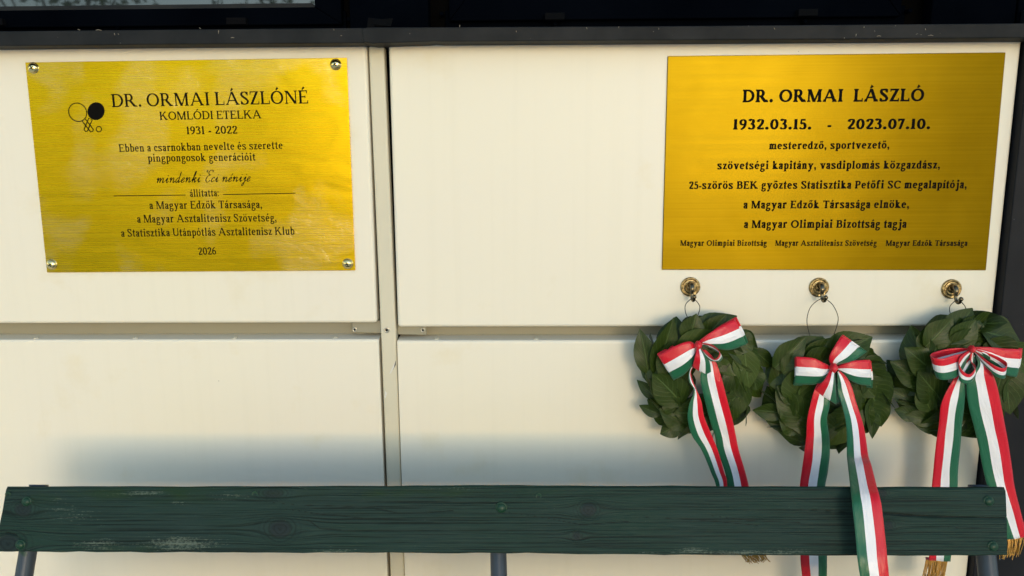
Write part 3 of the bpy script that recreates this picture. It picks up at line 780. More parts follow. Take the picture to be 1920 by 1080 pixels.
B_ = plaque('memorial_plaque', 'darker golden brass plaque without screws in bold slab lettering above the three hooks', [(1252, 105), (1886, 98), (1849, 507), (1241, 506)], 0.003, M['brass_old'], 0.0012)
YB = -0.00315
for s, a, b_, cap in (('DR. ORMAI  LÁSZLÓ', (1391, 192), (1733, 190), 24), ('1932.03.15.   -   2023.07.10.', (1373, 243), (1745, 242), 20), ('mesteredző, sportvezető,', (1441, 280), (1668, 278.5), 14),
                      ('szövetségi kapitány, vasdiplomás közgazdász,', (1344, 317.5), (1763, 316), 14.5), ('25-szörös BEK győztes Statisztika Petőfi SC megalapítója,', (1291, 354.5), (1813, 353), 14.5),
                      ('a Magyar Edzők Társasága elnöke,', (1393, 391), (1705, 390), 14.5), ('a Magyar Olimpiai Bizottság tagja', (1394, 427.5), (1700, 427), 14.5),
                      ('Magyar Olimpiai Bizottság', (1275, 461), (1438, 461), 10.5), ('Magyar Asztalitenisz Szövetség', (1453, 461), (1644, 461), 10.5), ('Magyar Edzők Társasága', (1660, 461), (1814, 461), 10.5)):
    text(B_, s, a, b_, cap, SLAB, YB, sp=.40)

# ------------------------------------------------------------------ hooks
HK = [(1294, 537.5), (1535, 538.5), (1783, 541.5)]
HL = ['brass rosette hook under the left end of the dark plaque holding the tilted-bow wreath', 'brass rosette hook in the middle holding the low wreath on the long wire loop', 'brass rosette hook nearest the dark corner post with its curl seen from the side']
c0 = P(*HK[0], 0.0)
hook0 = thing('wall_hook', HL[0], 'hook', c0, 'brass hooks under the dark plaque')
q = MB(); r = 0.0198
q.lathe(c0, (0, -1, 0), [(r, 0.0002), (r, 0.003), (r * .94, 0.0048), (r * .86, 0.005), (r * .80, 0.0042), (r * .62, 0.0040), (r * .57, 0.0052), (r * .52, 0.0052), (r * .48, 0.0044), (r * .30, 0.0060), (0.0008, 0.0066)], 40)
ros = q.build('rosette', M['aged'], hook0, smooth=True)
for sx_ in (-1, 1):
    q = MB(); q.lathe(c0 + Vector((sx_ * r * .72, -0.0042, 0.001)), (0, -1, 0), [(0.0026, -0.0006), (0.0026, 0.0006), (0.0018, 0.0012), (0.0009, 0.0004)], 14); q.build('screw', M['aged'], ros, smooth=True)
arm = catmull([(0, -0.005, 0.004), (0, -0.013, 0.005), (0, -0.0185, -0.001), (0, -0.0185, -0.011), (0, -0.0215, -0.0195), (0.0005, -0.0275, -0.0235), (0.001, -0.0335, -0.0205), (0.001, -0.036, -0.0145)], 5)
rad = np.interp(np.linspace(0, 1, len(arm)), [0, .12, .3, .45, .8, .93, 1], [.0062, .0055, .0048, .0034, .0031, .0030, .0030])
q = MB(); q.tube([c0 + Vector(k) for k in arm], list(rad), 14)
ct = c0 + Vector(arm[-1])
q.lathe(ct + Vector((0, 0, -.0035)), (0, 0, 1), [(.0045 * math.sin(a), .0035 - .0045 * math.cos(a)) for a in np.linspace(.1, 3.05, 9)], 14)
q.build('hook_arm', M['bronze'], hook0, smooth=True)
def copy_tree(o, parent=None):
    c = o.copy(); COL.objects.link(c); c.parent = parent
    for ch in list(o.children): copy_tree(ch, c)
    return c
hooks = [hook0]
for k in (1, 2):
    h = copy_tree(hook0); h.location = P(*HK[k], 0.0); h['label'] = HL[k]; hooks.append(h)

# ------------------------------------------------------------------ wreaths
def add_leaf(q, base, d, nrm, L, W, fold, curl, tw, tint, skew=0.0):
    d = d.normalized(); nrm = (nrm - d * nrm.dot(d)).normalized(); sd_ = d.cross(nrm)
    nu, nv = 6, 9; vs = []; uvs = []
    for j in range(nv + 1):
        v = j / nv
        w = W * .5 * (math.sin(math.pi * min(1, v * .96 + .03) ** .82) ** .8) * (1 - .35 * v ** 6)
        if j == nv: w = W * .012
        ang = curl * v * v; tws = tw * v
        c = base + d * (L * (v - curl * curl * v ** 3 / 8)) + nrm * (L * (-curl * v * v * .5)) + sd_ * (skew * L * v * v)
        s2 = sd_ * math.cos(tws) + nrm * math.sin(tws)
        for i in range(nu + 1):
            u = i / nu; a = (u - .5) * 2
            lift = abs(a) * w * fold + .10 * w * math.sin(v * 9 + a * 2 + tint * 20) * abs(a)
            vs.append(c + s2 * (a * w) + nrm * lift); uvs.append((u, v))
    o = len(q.v)
    q.add(vs, [(j * (nu + 1) + i, j * (nu + 1) + i + 1, (j + 1) * (nu + 1) + i + 1, (j + 1) * (nu + 1) + i) for j in range(nv) for i in range(nu)], 0, uvs)
    q.attr.setdefault('tint', []); q.attr['tint'] += [tint] * len(vs)


def wreath_leaves(cpx, rpx, seed, pick):
    """clockwise rows of overlapping leaves round a ring; pick = hand-set leaves ((px,py) base, (px,py) tip, width, depth)"""
    rd = random.Random(seed); q = MB()
    YC = -0.045; C = P(*cpx, YC); Rm = (P(cpx[0] + rpx, cpx[1], YC) - C).length; rt = 0.030
    rows = [(-52, 6, .072, .052, 4, .004), (102, 10, .088, .054, 54, .0), (50, 8, .092, .070, 27, .006), (0, 7, .090, .070, 10, .009)]
    for psi, n, L, W, out, lift in rows:
        off = rd.random()
        for k in range(n):
            phi = 2 * math.pi * (k + off + rd.uniform(-.18, .18)) / n
            ps = R(psi + rd.uniform(-14, 14))
            rad_ = Vector((math.cos(phi), 0, math.sin(phi))); tan = Vector((math.sin(phi), 0, -math.cos(phi)))   # clockwise seen from the front
            nr = rad_ * math.sin(ps) + Vector((0, -1, 0)) * math.cos(ps)
            pos = C + rad_ * Rm + nr * rt
            oa = R(out + rd.uniform(-16, 16))
            side = nr.cross(tan) * (1 if nr.cross(tan).dot(rad_) >= 0 else -1)
            d = tan * math.cos(oa) + (side * .7 + rad_ * .3) * math.sin(oa) + nr * rd.uniform(.0, .13)
            s = rd.uniform(.85, 1.15)
            add_leaf(q, pos - d.normalized() * L * s * .35 + nr * lift * .3, d, nr + Vector((0, -.8, 0)) + tan * rd.uniform(-.2, .05) + side * rd.uniform(-.32, .32), L * s, W * rd.uniform(.85, 1.1), rd.uniform(.05, .28), rd.uniform(-.15, .55), rd.uniform(-.5, .5),
                     min(1.0, max(0.0, rd.gauss(.45, .26))) * .84, rd.uniform(-.12, .12))
    for bp, tp, W, y0, y1, tint in pick:
        a, b_ = P(*bp, y0), P(*tp, y1)
        add_leaf(q, a, b_ - a, Vector((0, -1, .1)), (b_ - a).length * 1.03, W, rd.uniform(.1, .25), rd.uniform(.05, .35), rd.uniform(-.25, .25), tint, rd.uniform(-.06, .06))
    q.v = [(x, y if y > -.078 else -.078 + (y + .078) * .35, z) for x, y, z in q.v]      # tips pressed back under the ribbons
    return q, C, Rm


def strip(q, secs, n=8, m=10, bulge=0.0, ripple=0.0, twn=0.0, fwd=0.0):
    """ribbon through cross-sections (red px, red py, red Y, green px, green py, green Y)"""
    pts = catmull(secs, n); vs = []; uvs = []; L = 0; prev = None
    for k, c in enumerate(pts):
        a, b_ = P(c[0], c[1], c[2]), P(c[3], c[4], c[5])
        mid = (a + b_) / 2
        if prev is not None: L += (mid - prev).length
        prev = mid
        for i in range(m + 1):
            u = i / m
            p_ = a.lerp(b_, u); p_.y -= fwd + bulge * math.sin(math.pi * u) + ripple * math.sin(u * 7 + k * .35 + twn) * math.sin(math.pi * u)
            vs.append(p_); uvs.append((min(.9999, u), L))
    q.add(vs, [(j * (m + 1) + i, j * (m + 1) + i + 1, (j + 1) * (m + 1) + i + 1, (j + 1) * (m + 1) + i) for j in range(len(pts) - 1) for i in range(m)], 0, uvs)


def loop(q, front, y, swell, back=(0, 0), gap=0.026, bulge=0.004, ripple=0.0):
    """bow loop: front sections from knot to end as (redx, redy, greenx, greeny), then folded back behind to the knot"""
    n = len(front); secs = []
    for i, (a, b_, c, d) in enumerate(front):
        t = i / (n - 1); yy = y - swell * math.sin(math.pi * min(1, t * .9 + .05))
        secs.append((a, b_, yy, c, d, yy))
    ex = front[-1]; dx, dy = (ex[0] + ex[2]) / 2 - (front[0][0] + front[0][2]) / 2, (ex[1] + ex[3]) / 2 - (front[0][1] + front[0][3]) / 2
    l = math.hypot(dx, dy); ux, uy = dx / l * 1.2, dy / l * 1.2
    secs.append((ex[0] + ux, ex[1] + uy, y + gap * .28, ex[2] + ux, ex[3] + uy, y + gap * .28))
    for i in range(n - 1, -1, -1):
        a, b_, c, d = front[i]; t = i / (n - 1); yy = y + gap * (.85 * math.sin(math.pi * min(1, t * .8 + .12)))
        secs.append((a + back[0] * t, b_ + back[1] * t, yy, c + back[0] * t, d + back[1] * t, yy))
    strip(q, secs, 6, 10, bulge, ripple)


def conv(pts, ox, oy, k):
    return [tuple((ox if i % 2 == 0 else oy) + c / k for i, c in enumerate(p_)) for p_ in pts]


def knot(px, py, w, h, y, q):
    c = P(px, py, y); s = (P(px + 1, py, y) - P(px, py, y)).length
    vs = []; uvs = []; nu, nv = 14, 10
    for j in range(nv + 1):
        th = math.pi * j / nv
        for i in range(nu + 1):
            ph = 2 * math.pi * i / nu; rr = 1 + .12 * math.sin(3 * ph + 1) + .08 * math.sin(5 * th)
            vs.append(c + Vector((w * s / 2 * math.sin(th) * math.cos(ph) * rr, .010 * math.sin(th) * math.sin(ph), h * s / 2 * math.cos(th) * rr))); uvs.append((.16, j * .01))
    q.add(vs, [(j * (nu + 1) + i, j * (nu + 1) + i + 1, (j + 1) * (nu + 1) + i + 1, (j + 1) * (nu + 1) + i) for j in range(nv) for i in range(nu)], 0, uvs)


def fringe(parent, a, b_, y, h, seed, lean=0.0, name='fringe'):
    """gold thread fringe hanging from the ribbon end between pixels a and b_"""
    rd = random.Random(seed); q = MB(); A1, B1 = P(*a, y), P(*b_, y)
    dn = Vector((0, 0, -1))
    n = 46
    for k in range(n):
        t = (k + rd.uniform(-.3, .3)) / (n - 1); p0 = A1.lerp(B1, min(1, max(0, t))); l = h * rd.uniform(.82, 1.08)
        x1 = rd.uniform(-.003, .003) + lean * l; x2 = rd.uniform(-.005, .005) + lean * l * 2; yy = rd.uniform(-.004, .004)
        q.tube([p0, p0 + dn * l * .5 + Vector((x1, yy, 0)), p0 + dn * l + Vector((x2, yy * 1.5, 0))], [.0009, .0009, .0006], 5)
    o = q.build(name, M['gold'], parent)
    q = MB(); e = (B1 - A1).normalized() * .001; up_ = Vector((0, 0, .0045))
    f = Vector((0, -.0022, 0))
    q.prism([A1 - e + f - up_ * .4, B1 + e + f - up_ * .4, B1 + e + f + up_ * .5, A1 - e + f + up_ * .5], .004)
    q.build('stitched_band', M['maroon'], o)
    return o


def wire(parent, pts, y0, y1, r=.0008):
    n = len(pts); q = MB()
    cp = catmull([(p_[0], p_[1], y0 + (y1 - y0) * abs(i - n // 2) / (n // 2)) for i, p_ in enumerate(pts)], 6)
    q.tube([P(a, b_, c) for a, b_, c in cp], r, 7); return q.build('wire_loop', M['wire'], parent, smooth=True)


YH = -0.0275
GW = 'laurel wreaths with tricolour ribbons on the hooks'
YBW = -0.090     # bow plane

# ---- left wreath
def wreath(label, cpx, rpx, seed, pick, wpts):
    q, C, Rm = wreath_leaves(cpx, rpx, seed, pick)
    t = thing('wreath', label, 'wreath', C + Vector((0, 0, -Rm)), GW)
    q.build('leaves', M['leaf'], t, smooth=True)
    rg = MB(); rg.tube([C + Vector((Rm * math.cos(a), .012, Rm * math.sin(a))) for a in np.linspace(0, 2 * math.pi, 40)], .016, 10); rg.build('base_ring', M['bolt'], t, smooth=True)
    wire(t, wpts, YH, -0.05)
    return t


k1 = lambda p_: conv(p_, 1170, 570, 4.0)
pick1 = [((1232, 706), (1258, 600), .052, -.060, -.075, .45), ((1215, 700), (1206, 622), .046, -.058, -.066, .38), ((1290, 640), (1309, 592), .052, -.066, -.072, .4), ((1312, 640), (1364, 594), .046, -.06, -.07, .35),
         ((1222, 712), (1192, 656), .022, -.05, -.045, .3), ((1232, 750), (1197, 712), .026, -.055, -.045, .35), ((1238, 778), (1199, 762), .024, -.055, -.05, .35), ((1274, 796), (1238, 812), .040, -.06, -.06, .4),
         ((1262, 745), (1222, 712), .052, -.07, -.075, .55), ((1280, 768), (1238, 745), .050, -.072, -.078, .5), ((1290, 795), (1236, 770), .050, -.07, -.075, .45), ((1305, 780), (1270, 810), .046, -.068, -.07, .4),
         ((1396, 655), (1402, 728), .054, -.078, -.085, 1.0), ((1370, 680), (1352, 700), .05, -.075, -.08, .9), ((1408, 690), (1418, 732), .046, -.07, -.075, .5), ((1395, 720), (1372, 786), .050, -.07, -.072, .45), ((1412, 655), (1452, 690), .034, -.05, -.05, .3),
         ((1380, 635), (1412, 655), .05, -.072, -.08, .5)]
wa = wreath('wreath with its bow tilted up to the right, hanging from the hook at left', (1316, 706), 65, 11, pick1,
            [(1291, 600), (1285, 584), (1286, 570), (1299, 560), (1310, 570), (1312, 580), (1306, 598)])
bow = MB()
loop(bow, k1([(548, 288, 562, 318), (615, 236, 660, 325), (715, 172, 785, 346), (822, 118, 908, 306)]), YBW, .012, (4, -5), .03, .005, .0012)
bo = bow.build('bow_loop', M['satin'], wa, smooth=True, solid=.0006)
bow = MB(); loop(bow, k1([(548, 310, 540, 345), (490, 281, 522, 440), (390, 312, 455, 525), (268, 380, 380, 568)]), YBW, .012, (-3, -3), .03, .005, .0012)
bow.build('bow_loop', M['satin'], wa, smooth=True, solid=.0006)
bow = MB(); loop(bow, k1([(546, 318, 572, 320), (532, 395, 640, 430), (513, 462, 655, 545)]), YBW - .012, .012, (6, -4), .02, .004)
bow.build('bow_loop', M['satin'], wa, smooth=True, solid=.0006)
bow = MB(); strip(bow, [(*k1([(570, 290)])[0], YBW - .012, *k1([(590, 312)])[0], YBW - .004), (*k1([(655, 305)])[0], YBW - .022, *k1([(668, 345)])[0], YBW - .006), (*k1([(712, 352)])[0], YBW - .028, *k1([(738, 395)])[0], YBW - .010),
                        (*k1([(706, 398)])[0], YBW - .034, *k1([(716, 432)])[0], YBW - .022), (*k1([(668, 412)])[0], YBW - .034, *k1([(672, 430)])[0], YBW - .03), (*k1([(600, 352)])[0], YBW - .024, *k1([(640, 420)])[0], YBW - .026), (*k1([(553, 300)])[0], YBW - .012, *k1([(566, 340)])[0], YBW - .014)], 7, 10)
bow.build('bow_loop', M['satin'], wa, smooth=True, solid=.0006)
bow = MB(); knot(1170 + 556 / 4, 570 + 312 / 4, 14, 16, YBW - .014, bow); bow.build('knot', M['satin'], wa, smooth=True)
def tail(parent, secs, ripple=.001, bulge=.0):
    q = MB(); strip(q, secs, 8, 10, bulge, ripple, 0, .010); return q.build('ribbon_tail', M['satin'], parent, smooth=True, solid=.0006)
def zs(fn, rows):
    out = []
    for rx, ry, gx, gy, y in rows:
        a = fn([(rx, ry, gx, gy)])[0]; out.append((a[0], a[1], y, a[2], a[3], y))
    return out
tr1 = tail(wa, zs(k1, [(600, 330, 560, 345, -.086), (672, 410, 590, 420, -.094), (722, 545, 563, 540, -.098), (762, 700, 592, 690, -.096), (802, 850, 632, 850, -.090), (830, 980, 672, 980, -.08), (850, 1080, 690, 1080, -.072)]) +
          [(1395, 882, -.07, 1357, 882, -.07), (1403, 915, -.072, 1362, 915, -.072), (1418, 985, -.075, 1376, 987, -.075), (1430, 1034, -.078, 1388, 1038, -.078)], .0015)
fringe(tr1, (1389, 1038), (1429, 1034), -.088, .021, 3, .35)
tl1 = tail(wa, zs(k1, [(530, 440, 505, 430, -.084), (494, 500, 478, 505, -.088), (510, 570, 480, 570, -.094), (540, 640, 515, 640, -.098)]) + zs(k1, [(572, 720, 480, 745, -.100), (592, 830, 470, 850, -.099), (640, 950, 500, 970, -.096), (693, 1080, 572, 1080, -.088)]) +
          [(1355, 880, -.08, 1330, 880, -.08), (1361, 905, -.078, 1341, 915, -.078), (1362, 985, -.08, 1338, 985, -.08), (1366, 1020, -.082, 1342, 1022, -.082)], .0)
fringe(tl1, (1342, 1022), (1366, 1020), -.082, .012, 4)

# ---- middle wreath
k2 = lambda p_: conv(p_, 1400, 610, 4.5)
pick2 = [((1452, 690), (1512, 637), .054, -.066, -.072, .45), ((1512, 690), (1560, 634), .056, -.066, -.072, .4), ((1452, 735), (1470, 664), .04, -.055, -.06, .35), ((1468, 700), (1510, 668), .05, -.07, -.076, .5),
         ((1500, 745), (1462, 724), .05, -.072, -.078, .5), ((1492, 790), (1466, 752), .046, -.072, -.078, .55), ((1470, 775), (1414, 768), .038, -.06, -.055, .5), ((1482, 800), (1434, 788), .03, -.055, -.05, .35), ((1500, 806), (1462, 782), .05, -.07, -.075, .5),
         ((1540, 800), (1478, 820), .046, -.06, -.062, .35), ((1558, 810), (1500, 828), .046, -.066, -.066, .4), ((1580, 770), (1560, 822), .05, -.072, -.075, .65), ((1610, 790), (1576, 826), .05, -.068, -.07, .4),
         ((1618, 676), (1662, 694), .040, -.062, -.055, .3), ((1628, 690), (1672, 757), .056, -.066, -.06, .4), ((1610, 735), (1658, 792), .06, -.07, -.07, .5), ((1598, 760), (1636, 812), .06, -.074, -.075, .5), ((1620, 655), (1641, 668), .02, -.06, -.05, .3), ((1640, 740), (1655, 800), .05, -.065, -.065, .45), ((1596, 700), (1640, 745), .056, -.072, -.078, .42)]
wb = wreath('lowest wreath, its bow with an upright third loop, one ribbon tail over the bench board', (1545, 735), 65, 23, pick2,
            [(1522, 640), (1514, 612), (1514, 592), (1522, 573), (1541, 560), (1558, 568), (1569, 586), (1571, 604), (1559, 640)])
for fr, bk in (([(722, 352, 705, 385), (640, 312, 650, 470), (560, 276, 560, 500), (425, 265, 413, 497)], (-2, 2)), ([(745, 352, 770, 372), (850, 312, 850, 450), (930, 296, 940, 495), (1030, 290, 1040, 512)], (3, 4)), ([(712, 350, 750, 335), (695, 275, 800, 325), (740, 178, 905, 298), (795, 93, 996, 235)], (3, -2))):
    bow = MB(); loop(bow, k2(fr), YBW, .012, bk, .028, .004, .0012); bow.build('bow_loop', M['satin'], wb, smooth=True, solid=.0006)
bow = MB(); loop(bow, k2([(700, 378, 742, 378), (655, 460, 750, 520), (578, 540, 758, 655)]), YBW - .012, .014, (6, -4), .02, .006); bow.build('bow_loop', M['satin'], wb, smooth=True, solid=.0006)
bow = MB(); knot(1400 + 734 / 4.5, 610 + 362 / 4.5, 15, 17, YBW - .016, bow); bow.build('knot', M['satin'], wb, smooth=True)
tl2 = tail(wb, zs(k2, [(700, 370, 730, 390, -.085), (610, 440, 700, 500, -.09), (556, 530, 686, 590, -.094), (525, 640, 680, 680, -.095), (495, 780, 660, 780, -.094), (486, 930, 681, 925, -.088), (468, 1080, 684, 1080, -.075)]) +
           [(1500, 878, -.07, 1548, 884, -.07), (1496, 915, -.07, 1543, 915, -.07), (1497, 985, -.075, 1546, 985, -.075), (1497.6, 1044, -.08, 1547, 1044, -.08), (1501, 1080, -.08, 1547, 1080, -.08), (1503, 1120, -.08, 1549, 1120, -.08)], .0015)
fringe(tl2, (1503, 1120), (1549, 1120), -.08, .04, 5)
tr2 = tail(wb, zs(k2, [(760, 365, 745, 390, -.09), (820, 420, 748, 460, -.094), (866, 500, 752, 560, -.097), (910, 650, 785, 660, -.104), (958, 800, 815, 780, -.118), (985, 930, 826, 920, -.142), (1005, 1080, 826, 1080, -.178)]) +
           [(1629, 868, -.216, 1585.5, 871, -.216), (1639, 908, -.276, 1590, 912, -.276), (1644, 926, -.297, 1592, 930, -.297), (1648.5, 949, -.310, 1594, 950, -.310), (1655, 1007, -.332, 1600, 1007, -.332), (1658.5, 1044, -.346, 1603, 1044, -.346), (1662, 1082, -.354, 1609, 1084, -.354), (1664, 1120, -.354, 1612, 1122, -.354)], .0008)
fringe(tr2, (1612, 1122), (1664, 1120), -.354, .04, 6)

# ---- right wreath
k3 = lambda p_: conv(p_, 1650, 570, 4.155)
pick3 = [((1735, 650), (1790, 600), .056, -.072, -.078, .45), ((1740, 665), (1745, 612), .05, -.066, -.07, .4), ((1785, 650), (1835, 605), .056, -.074, -.08, .5), ((1815, 625), (1830, 592), .05, -.062, -.06, .35), ((1835, 640), (1884, 616), .046, -.066, -.062, .45), ((1820, 610), (1878, 604), .05, -.06, -.055, .4), ((1850, 640), (1918, 645), .046, -.06, -.055, .38),
         ((1755, 700), (1700, 656), .058, -.075, -.078, .5), ((1738, 718), (1676, 678), .056, -.066, -.062, .45), ((1745, 770), (1725, 726), .046, -.078, -.084, .6), ((1712, 755), (1670, 727), .032, -.058, -.05, .35), ((1722, 780), (1680, 770), .034, -.06, -.055, .5), ((1752, 788), (1700, 782), .034, -.066, -.064, .45), ((1770, 800), (1712, 788), .04, -.06, -.06, .3),
         ((1880, 690), (1870, 748), .056, -.076, -.08, .45), ((1892, 680), (1914, 735), .052, -.066, -.06, .5), ((1880, 730), (1882, 768), .04, -.06, -.06, .4), ((1880, 735), (1890, 770), .03, -.056, -.055, .5), ((1905, 660), (1925, 700), .05, -.06, -.055, .5), ((1762, 735), (1740, 690), .05, -.072, -.074, .4), ((1830, 780), (1806, 812), .026, -.05, -.05, .3), ((1775, 800), (1745, 806), .02, -.05, -.05, .3)]
wc = wreath('wreath with a level open-looped bow, hanging nearest the dark corner post', (1802, 702), 70, 37, pick3,
            [(1788, 600), (1781, 585), (1782, 573), (1795, 562.5), (1806, 570), (1811, 581), (1806, 600)])
# left loop is seen open from above, so its inner far side shows
bow = MB(); strip(bow, [(*a, ya, *b_, yb) for a, ya, b_, yb in [(k3([(700, 352)])[0], YBW - .004, k3([(712, 378)])[0], YBW - .002), (k3([(640, 385)])[0], YBW - .020, k3([(640, 520)])[0], YBW - .018), (k3([(580, 398)])[0], YBW - .032, k3([(585, 575)])[0], YBW - .030),
      (k3([(490, 425)])[0], YBW - .038, k3([(500, 592)])[0], YBW - .036), (k3([(412, 418)])[0], YBW - .030, k3([(448, 578)])[0], YBW - .028), (k3([(392, 398)])[0], YBW - .014, k3([(428, 540)])[0], YBW - .012), (k3([(430, 374)])[0], YBW + .000, k3([(460, 520)])[0], YBW + .002), (k3([(560, 345)])[0], YBW + .004, k3([(590, 470)])[0], YBW + .006), (k3([(705, 345)])[0], YBW, k3([(715, 372)])[0], YBW + .002)]], 7, 10)
bow.build('bow_loop', M['satin'], wc, smooth=True, solid=.0006)
bow = MB(); loop(bow, k3([(722, 335, 740, 360), (840, 335, 850, 440), (960, 346, 965, 545), (1092, 352, 1052, 568)]), YBW, .008, (2, -2), .03, .003); bow.build('bow_loop', M['satin'], wc, smooth=True, solid=.0006)
bow = MB(); strip(bow, [(*a, ya, *b_, yb) for a, ya, b_, yb in [(k3([(728, 352)])[0], YBW - .008, k3([(735, 385)])[0], YBW - .004), (k3([(800, 415)])[0], YBW - .026, k3([(815, 480)])[0], YBW - .022), (k3([(890, 478)])[0], YBW - .038, k3([(905, 565)])[0], YBW - .034), (k3([(965, 500)])[0], YBW - .040, k3([(960, 582)])[0], YBW - .036),
      (k3([(990, 462)])[0], YBW - .030, k3([(975, 560)])[0], YBW - .026), (k3([(935, 420)])[0], YBW - .018, k3([(925, 500)])[0], YBW - .012), (k3([(830, 375)])[0], YBW - .010, k3([(830, 430)])[0], YBW - .006), (k3([(730, 345)])[0], YBW - .006, k3([(735, 372)])[0], YBW - .002)]], 7, 10)
bow.build('bow_loop', M['satin'], wc, smooth=True, solid=.0006)
bow = MB(); strip(bow, [(*a, ya, *b_, yb) for a, ya, b_, yb in [(k3([(708, 355)])[0], YBW - .010, k3([(715, 385)])[0], YBW - .006), (k3([(650, 390)])[0], YBW - .024, k3([(655, 470)])[0], YBW - .020), (k3([(612, 440)])[0], YBW - .034, k3([(615, 575)])[0], YBW - .030), (k3([(640, 515)])[0], YBW - .040, k3([(645, 618)])[0], YBW - .036),
      (k3([(700, 548)])[0], YBW - .038, k3([(705, 610)])[0], YBW - .034), (k3([(742, 490)])[0], YBW - .028, k3([(745, 560)])[0], YBW - .024), (k3([(700, 430)])[0], YBW - .016, k3([(735, 500)])[0], YBW - .012), (k3([(715, 360)])[0], YBW - .010, k3([(730, 390)])[0], YBW - .008)]], 7, 10)
bow.build('bow_loop', M['satin'], wc, smooth=True, solid=.0006)
bow = MB(); knot(1650 + 716 / 4.155, 570 + 352 / 4.155, 12, 13, YBW - .014, bow); bow.build('knot', M['satin'], wc, smooth=True)
tl3 = tail(wc, zs(k3, [(700, 380, 730, 400, -.088), (600, 480, 670, 500, -.092), (545, 580, 646, 570, -.095), (490, 680, 640, 690, -.096), (452, 780, 632, 790, -.094), (438, 920, 615, 930, -.086), (415, 1080, 605, 1080, -.074)]) +
           [(1745, 878, -.068, 1791, 878, -.068), (1742, 915, -.068, 1790, 915, -.068), (1739, 985, -.075, 1784, 985, -.075), (1737, 1046, -.08, 1777, 1048, -.08)], .0012)
fringe(tl3, (1737, 1047), (1777, 1048), -.08, .075, 8, -.04)
tr3 = tail(wc, zs(k3, [(740, 370, 722, 390, -.092), (800, 440, 735, 470, -.096), (845, 520, 660, 560, -.100), (882, 610, 650, 630, -.100), (918, 770, 665, 770, -.097), (948, 930, 705, 930, -.090), (976, 1080, 742, 1080, -.08)]) +
           [(1892, 878, -.074, 1839, 882, -.074), (1897, 912, -.074, 1848, 914, -.074), (1909, 960, -.076, 1868, 966, -.076), (1920.5, 1003, -.078, 1882, 1007, -.078)], .0012)
fringe(tr3, (1883, 1007), (1921, 1003), -.078, .046, 9, -.05)

# ------------------------------------------------------------------ bench
bench = thing('bench', 'weathered dark green wooden bench with knots and chipped paint on pipe legs before the wall', 'bench', (0, -.45, 0))
YT, YBm, TH = -0.270, -0.322, 0.028       # front face at the top edge, at the bottom edge, thickness
def board_point(px, py):
    t = (py - 913) / 127; return P(px, py, YT + (YBm - YT) * t)
NX, NZ = 760, 72
S = np.linspace(0, 1, NX + 1); Tt = np.linspace(0, 1, NZ + 1)
rg1 = np.interp(S, np.linspace(0, 1, 40), rng.normal(0, 1, 40)); rg2 = np.interp(S, np.linspace(0, 1, 60), rng.normal(0, 1, 60))
grid = np.zeros((NX + 1, NZ + 1, 3)); UVg = np.zeros((NX + 1, NZ + 1, 2))
wear = np.zeros((NX + 1, NZ + 1)); knt = np.zeros_like(wear); crk = np.zeros_like(wear); mos = np.zeros_like(wear)
PXY = np.zeros((NX + 1, NZ + 1, 2))
def lerp(a, b, t): return a + (b - a) * t
for i, s in enumerate(S):
    ytop = np.interp(s, [0, .25, .5, .75, 1], [913.5, 913, 911.5, 913.5, 914.5]) + .5 * rg1[i]
    ybot = np.interp(s, [0, .25, .5, .75, 1], [1036, 1037.5, 1039, 1043, 1043.5]) + .6 * rg2[i]
    for j, t in enumerate(Tt):
        py = lerp(ytop, ybot, t)
        xl = np.interp(t, [0, .05, .35, 1], [12, 9, 3, -14]); xr = np.interp(t, [0, .06, .5, 1], [1884, 1887.5, 1890, 1891])
        px = lerp(xl, xr, s); PXY[i, j] = px, py
KN = [(43, 955, 17, 14), (525, 992, 22, 17), (1103, 956, 16, 14), (1081, 1005, 8, 9), (1665, 985, 10, 9), (15, 1020, 26, 20), (512, 925, 20, 9), (1655, 925, 9, 8)]
dep = np.zeros_like(wear)
px, py = PXY[..., 0], PXY[..., 1]
vv = (py - 913) / 127; warp = np.zeros_like(wear)
for kx, ky, ka, kb in KN:
    dx, dy = (px - kx) / (ka * 2.6), (py - ky) / (kb * 1.5); r2 = dx * dx + dy * dy
    warp -= np.exp(-r2) * np.sign(dy) * np.minimum(1, np.abs(dy) * 2.2) * kb / 127 * .85
    rr = np.sqrt(((px - kx) / ka) ** 2 + ((py - ky) / kb) ** 2)
    knt = np.maximum(knt, np.clip((1.0 - rr) * 4, 0, 1) * .75)
    dep += .0007 * np.exp(-((rr - 1.0) / .10) ** 2) * np.clip(1.2 - np.abs(px - kx) / (ka * 1.5), 0, 1)
    crk = np.maximum(crk, np.clip(np.sin(rr * 15 + .8 * np.sin(np.arctan2(py - ky, px - kx) * 3)) * 2 - .7, 0, 1) * np.clip((2.1 - rr) * 1.2, 0, 1) * .6)
    crk = np.maximum(crk, np.exp(-((rr - 1.0) / .09) ** 2) * .55 * (.5 + .5 * np.sin(np.arctan2(py - ky, px - kx) * 2 + kx)))
vv = vv + warp
def crack(pts, w, d):
    global crk, dep
    xs = [p_[0] for p_ in pts]; cy = np.interp(px, xs, [p_[1] for p_ in pts]); inn = (px >= xs[0]) & (px <= xs[-1])
    ww = w * np.clip((px - xs[0]) / (xs[-1] - xs[0]) * 1.6, .25, 1)
    g_ = np.exp(-((py - cy) / ww) ** 2) * inn
    crk = np.maximum(crk, g_); dep += d * g_
crack([(1500, 955), (1590, 961), (1660, 962), (1720, 968), (1790, 970), (1860, 971.5), (1892, 972)], 1.3, .004)
crack([(498, 941), (560, 947), (620, 949), (700, 953), (745, 962), (800, 962), (850, 957)], .9, .0012)
crack([(545, 961), (570, 970), (600, 991), (640, 994)], 1.0, .001); crack([(520, 952), (600, 964), (680, 971)], .7, .0007)
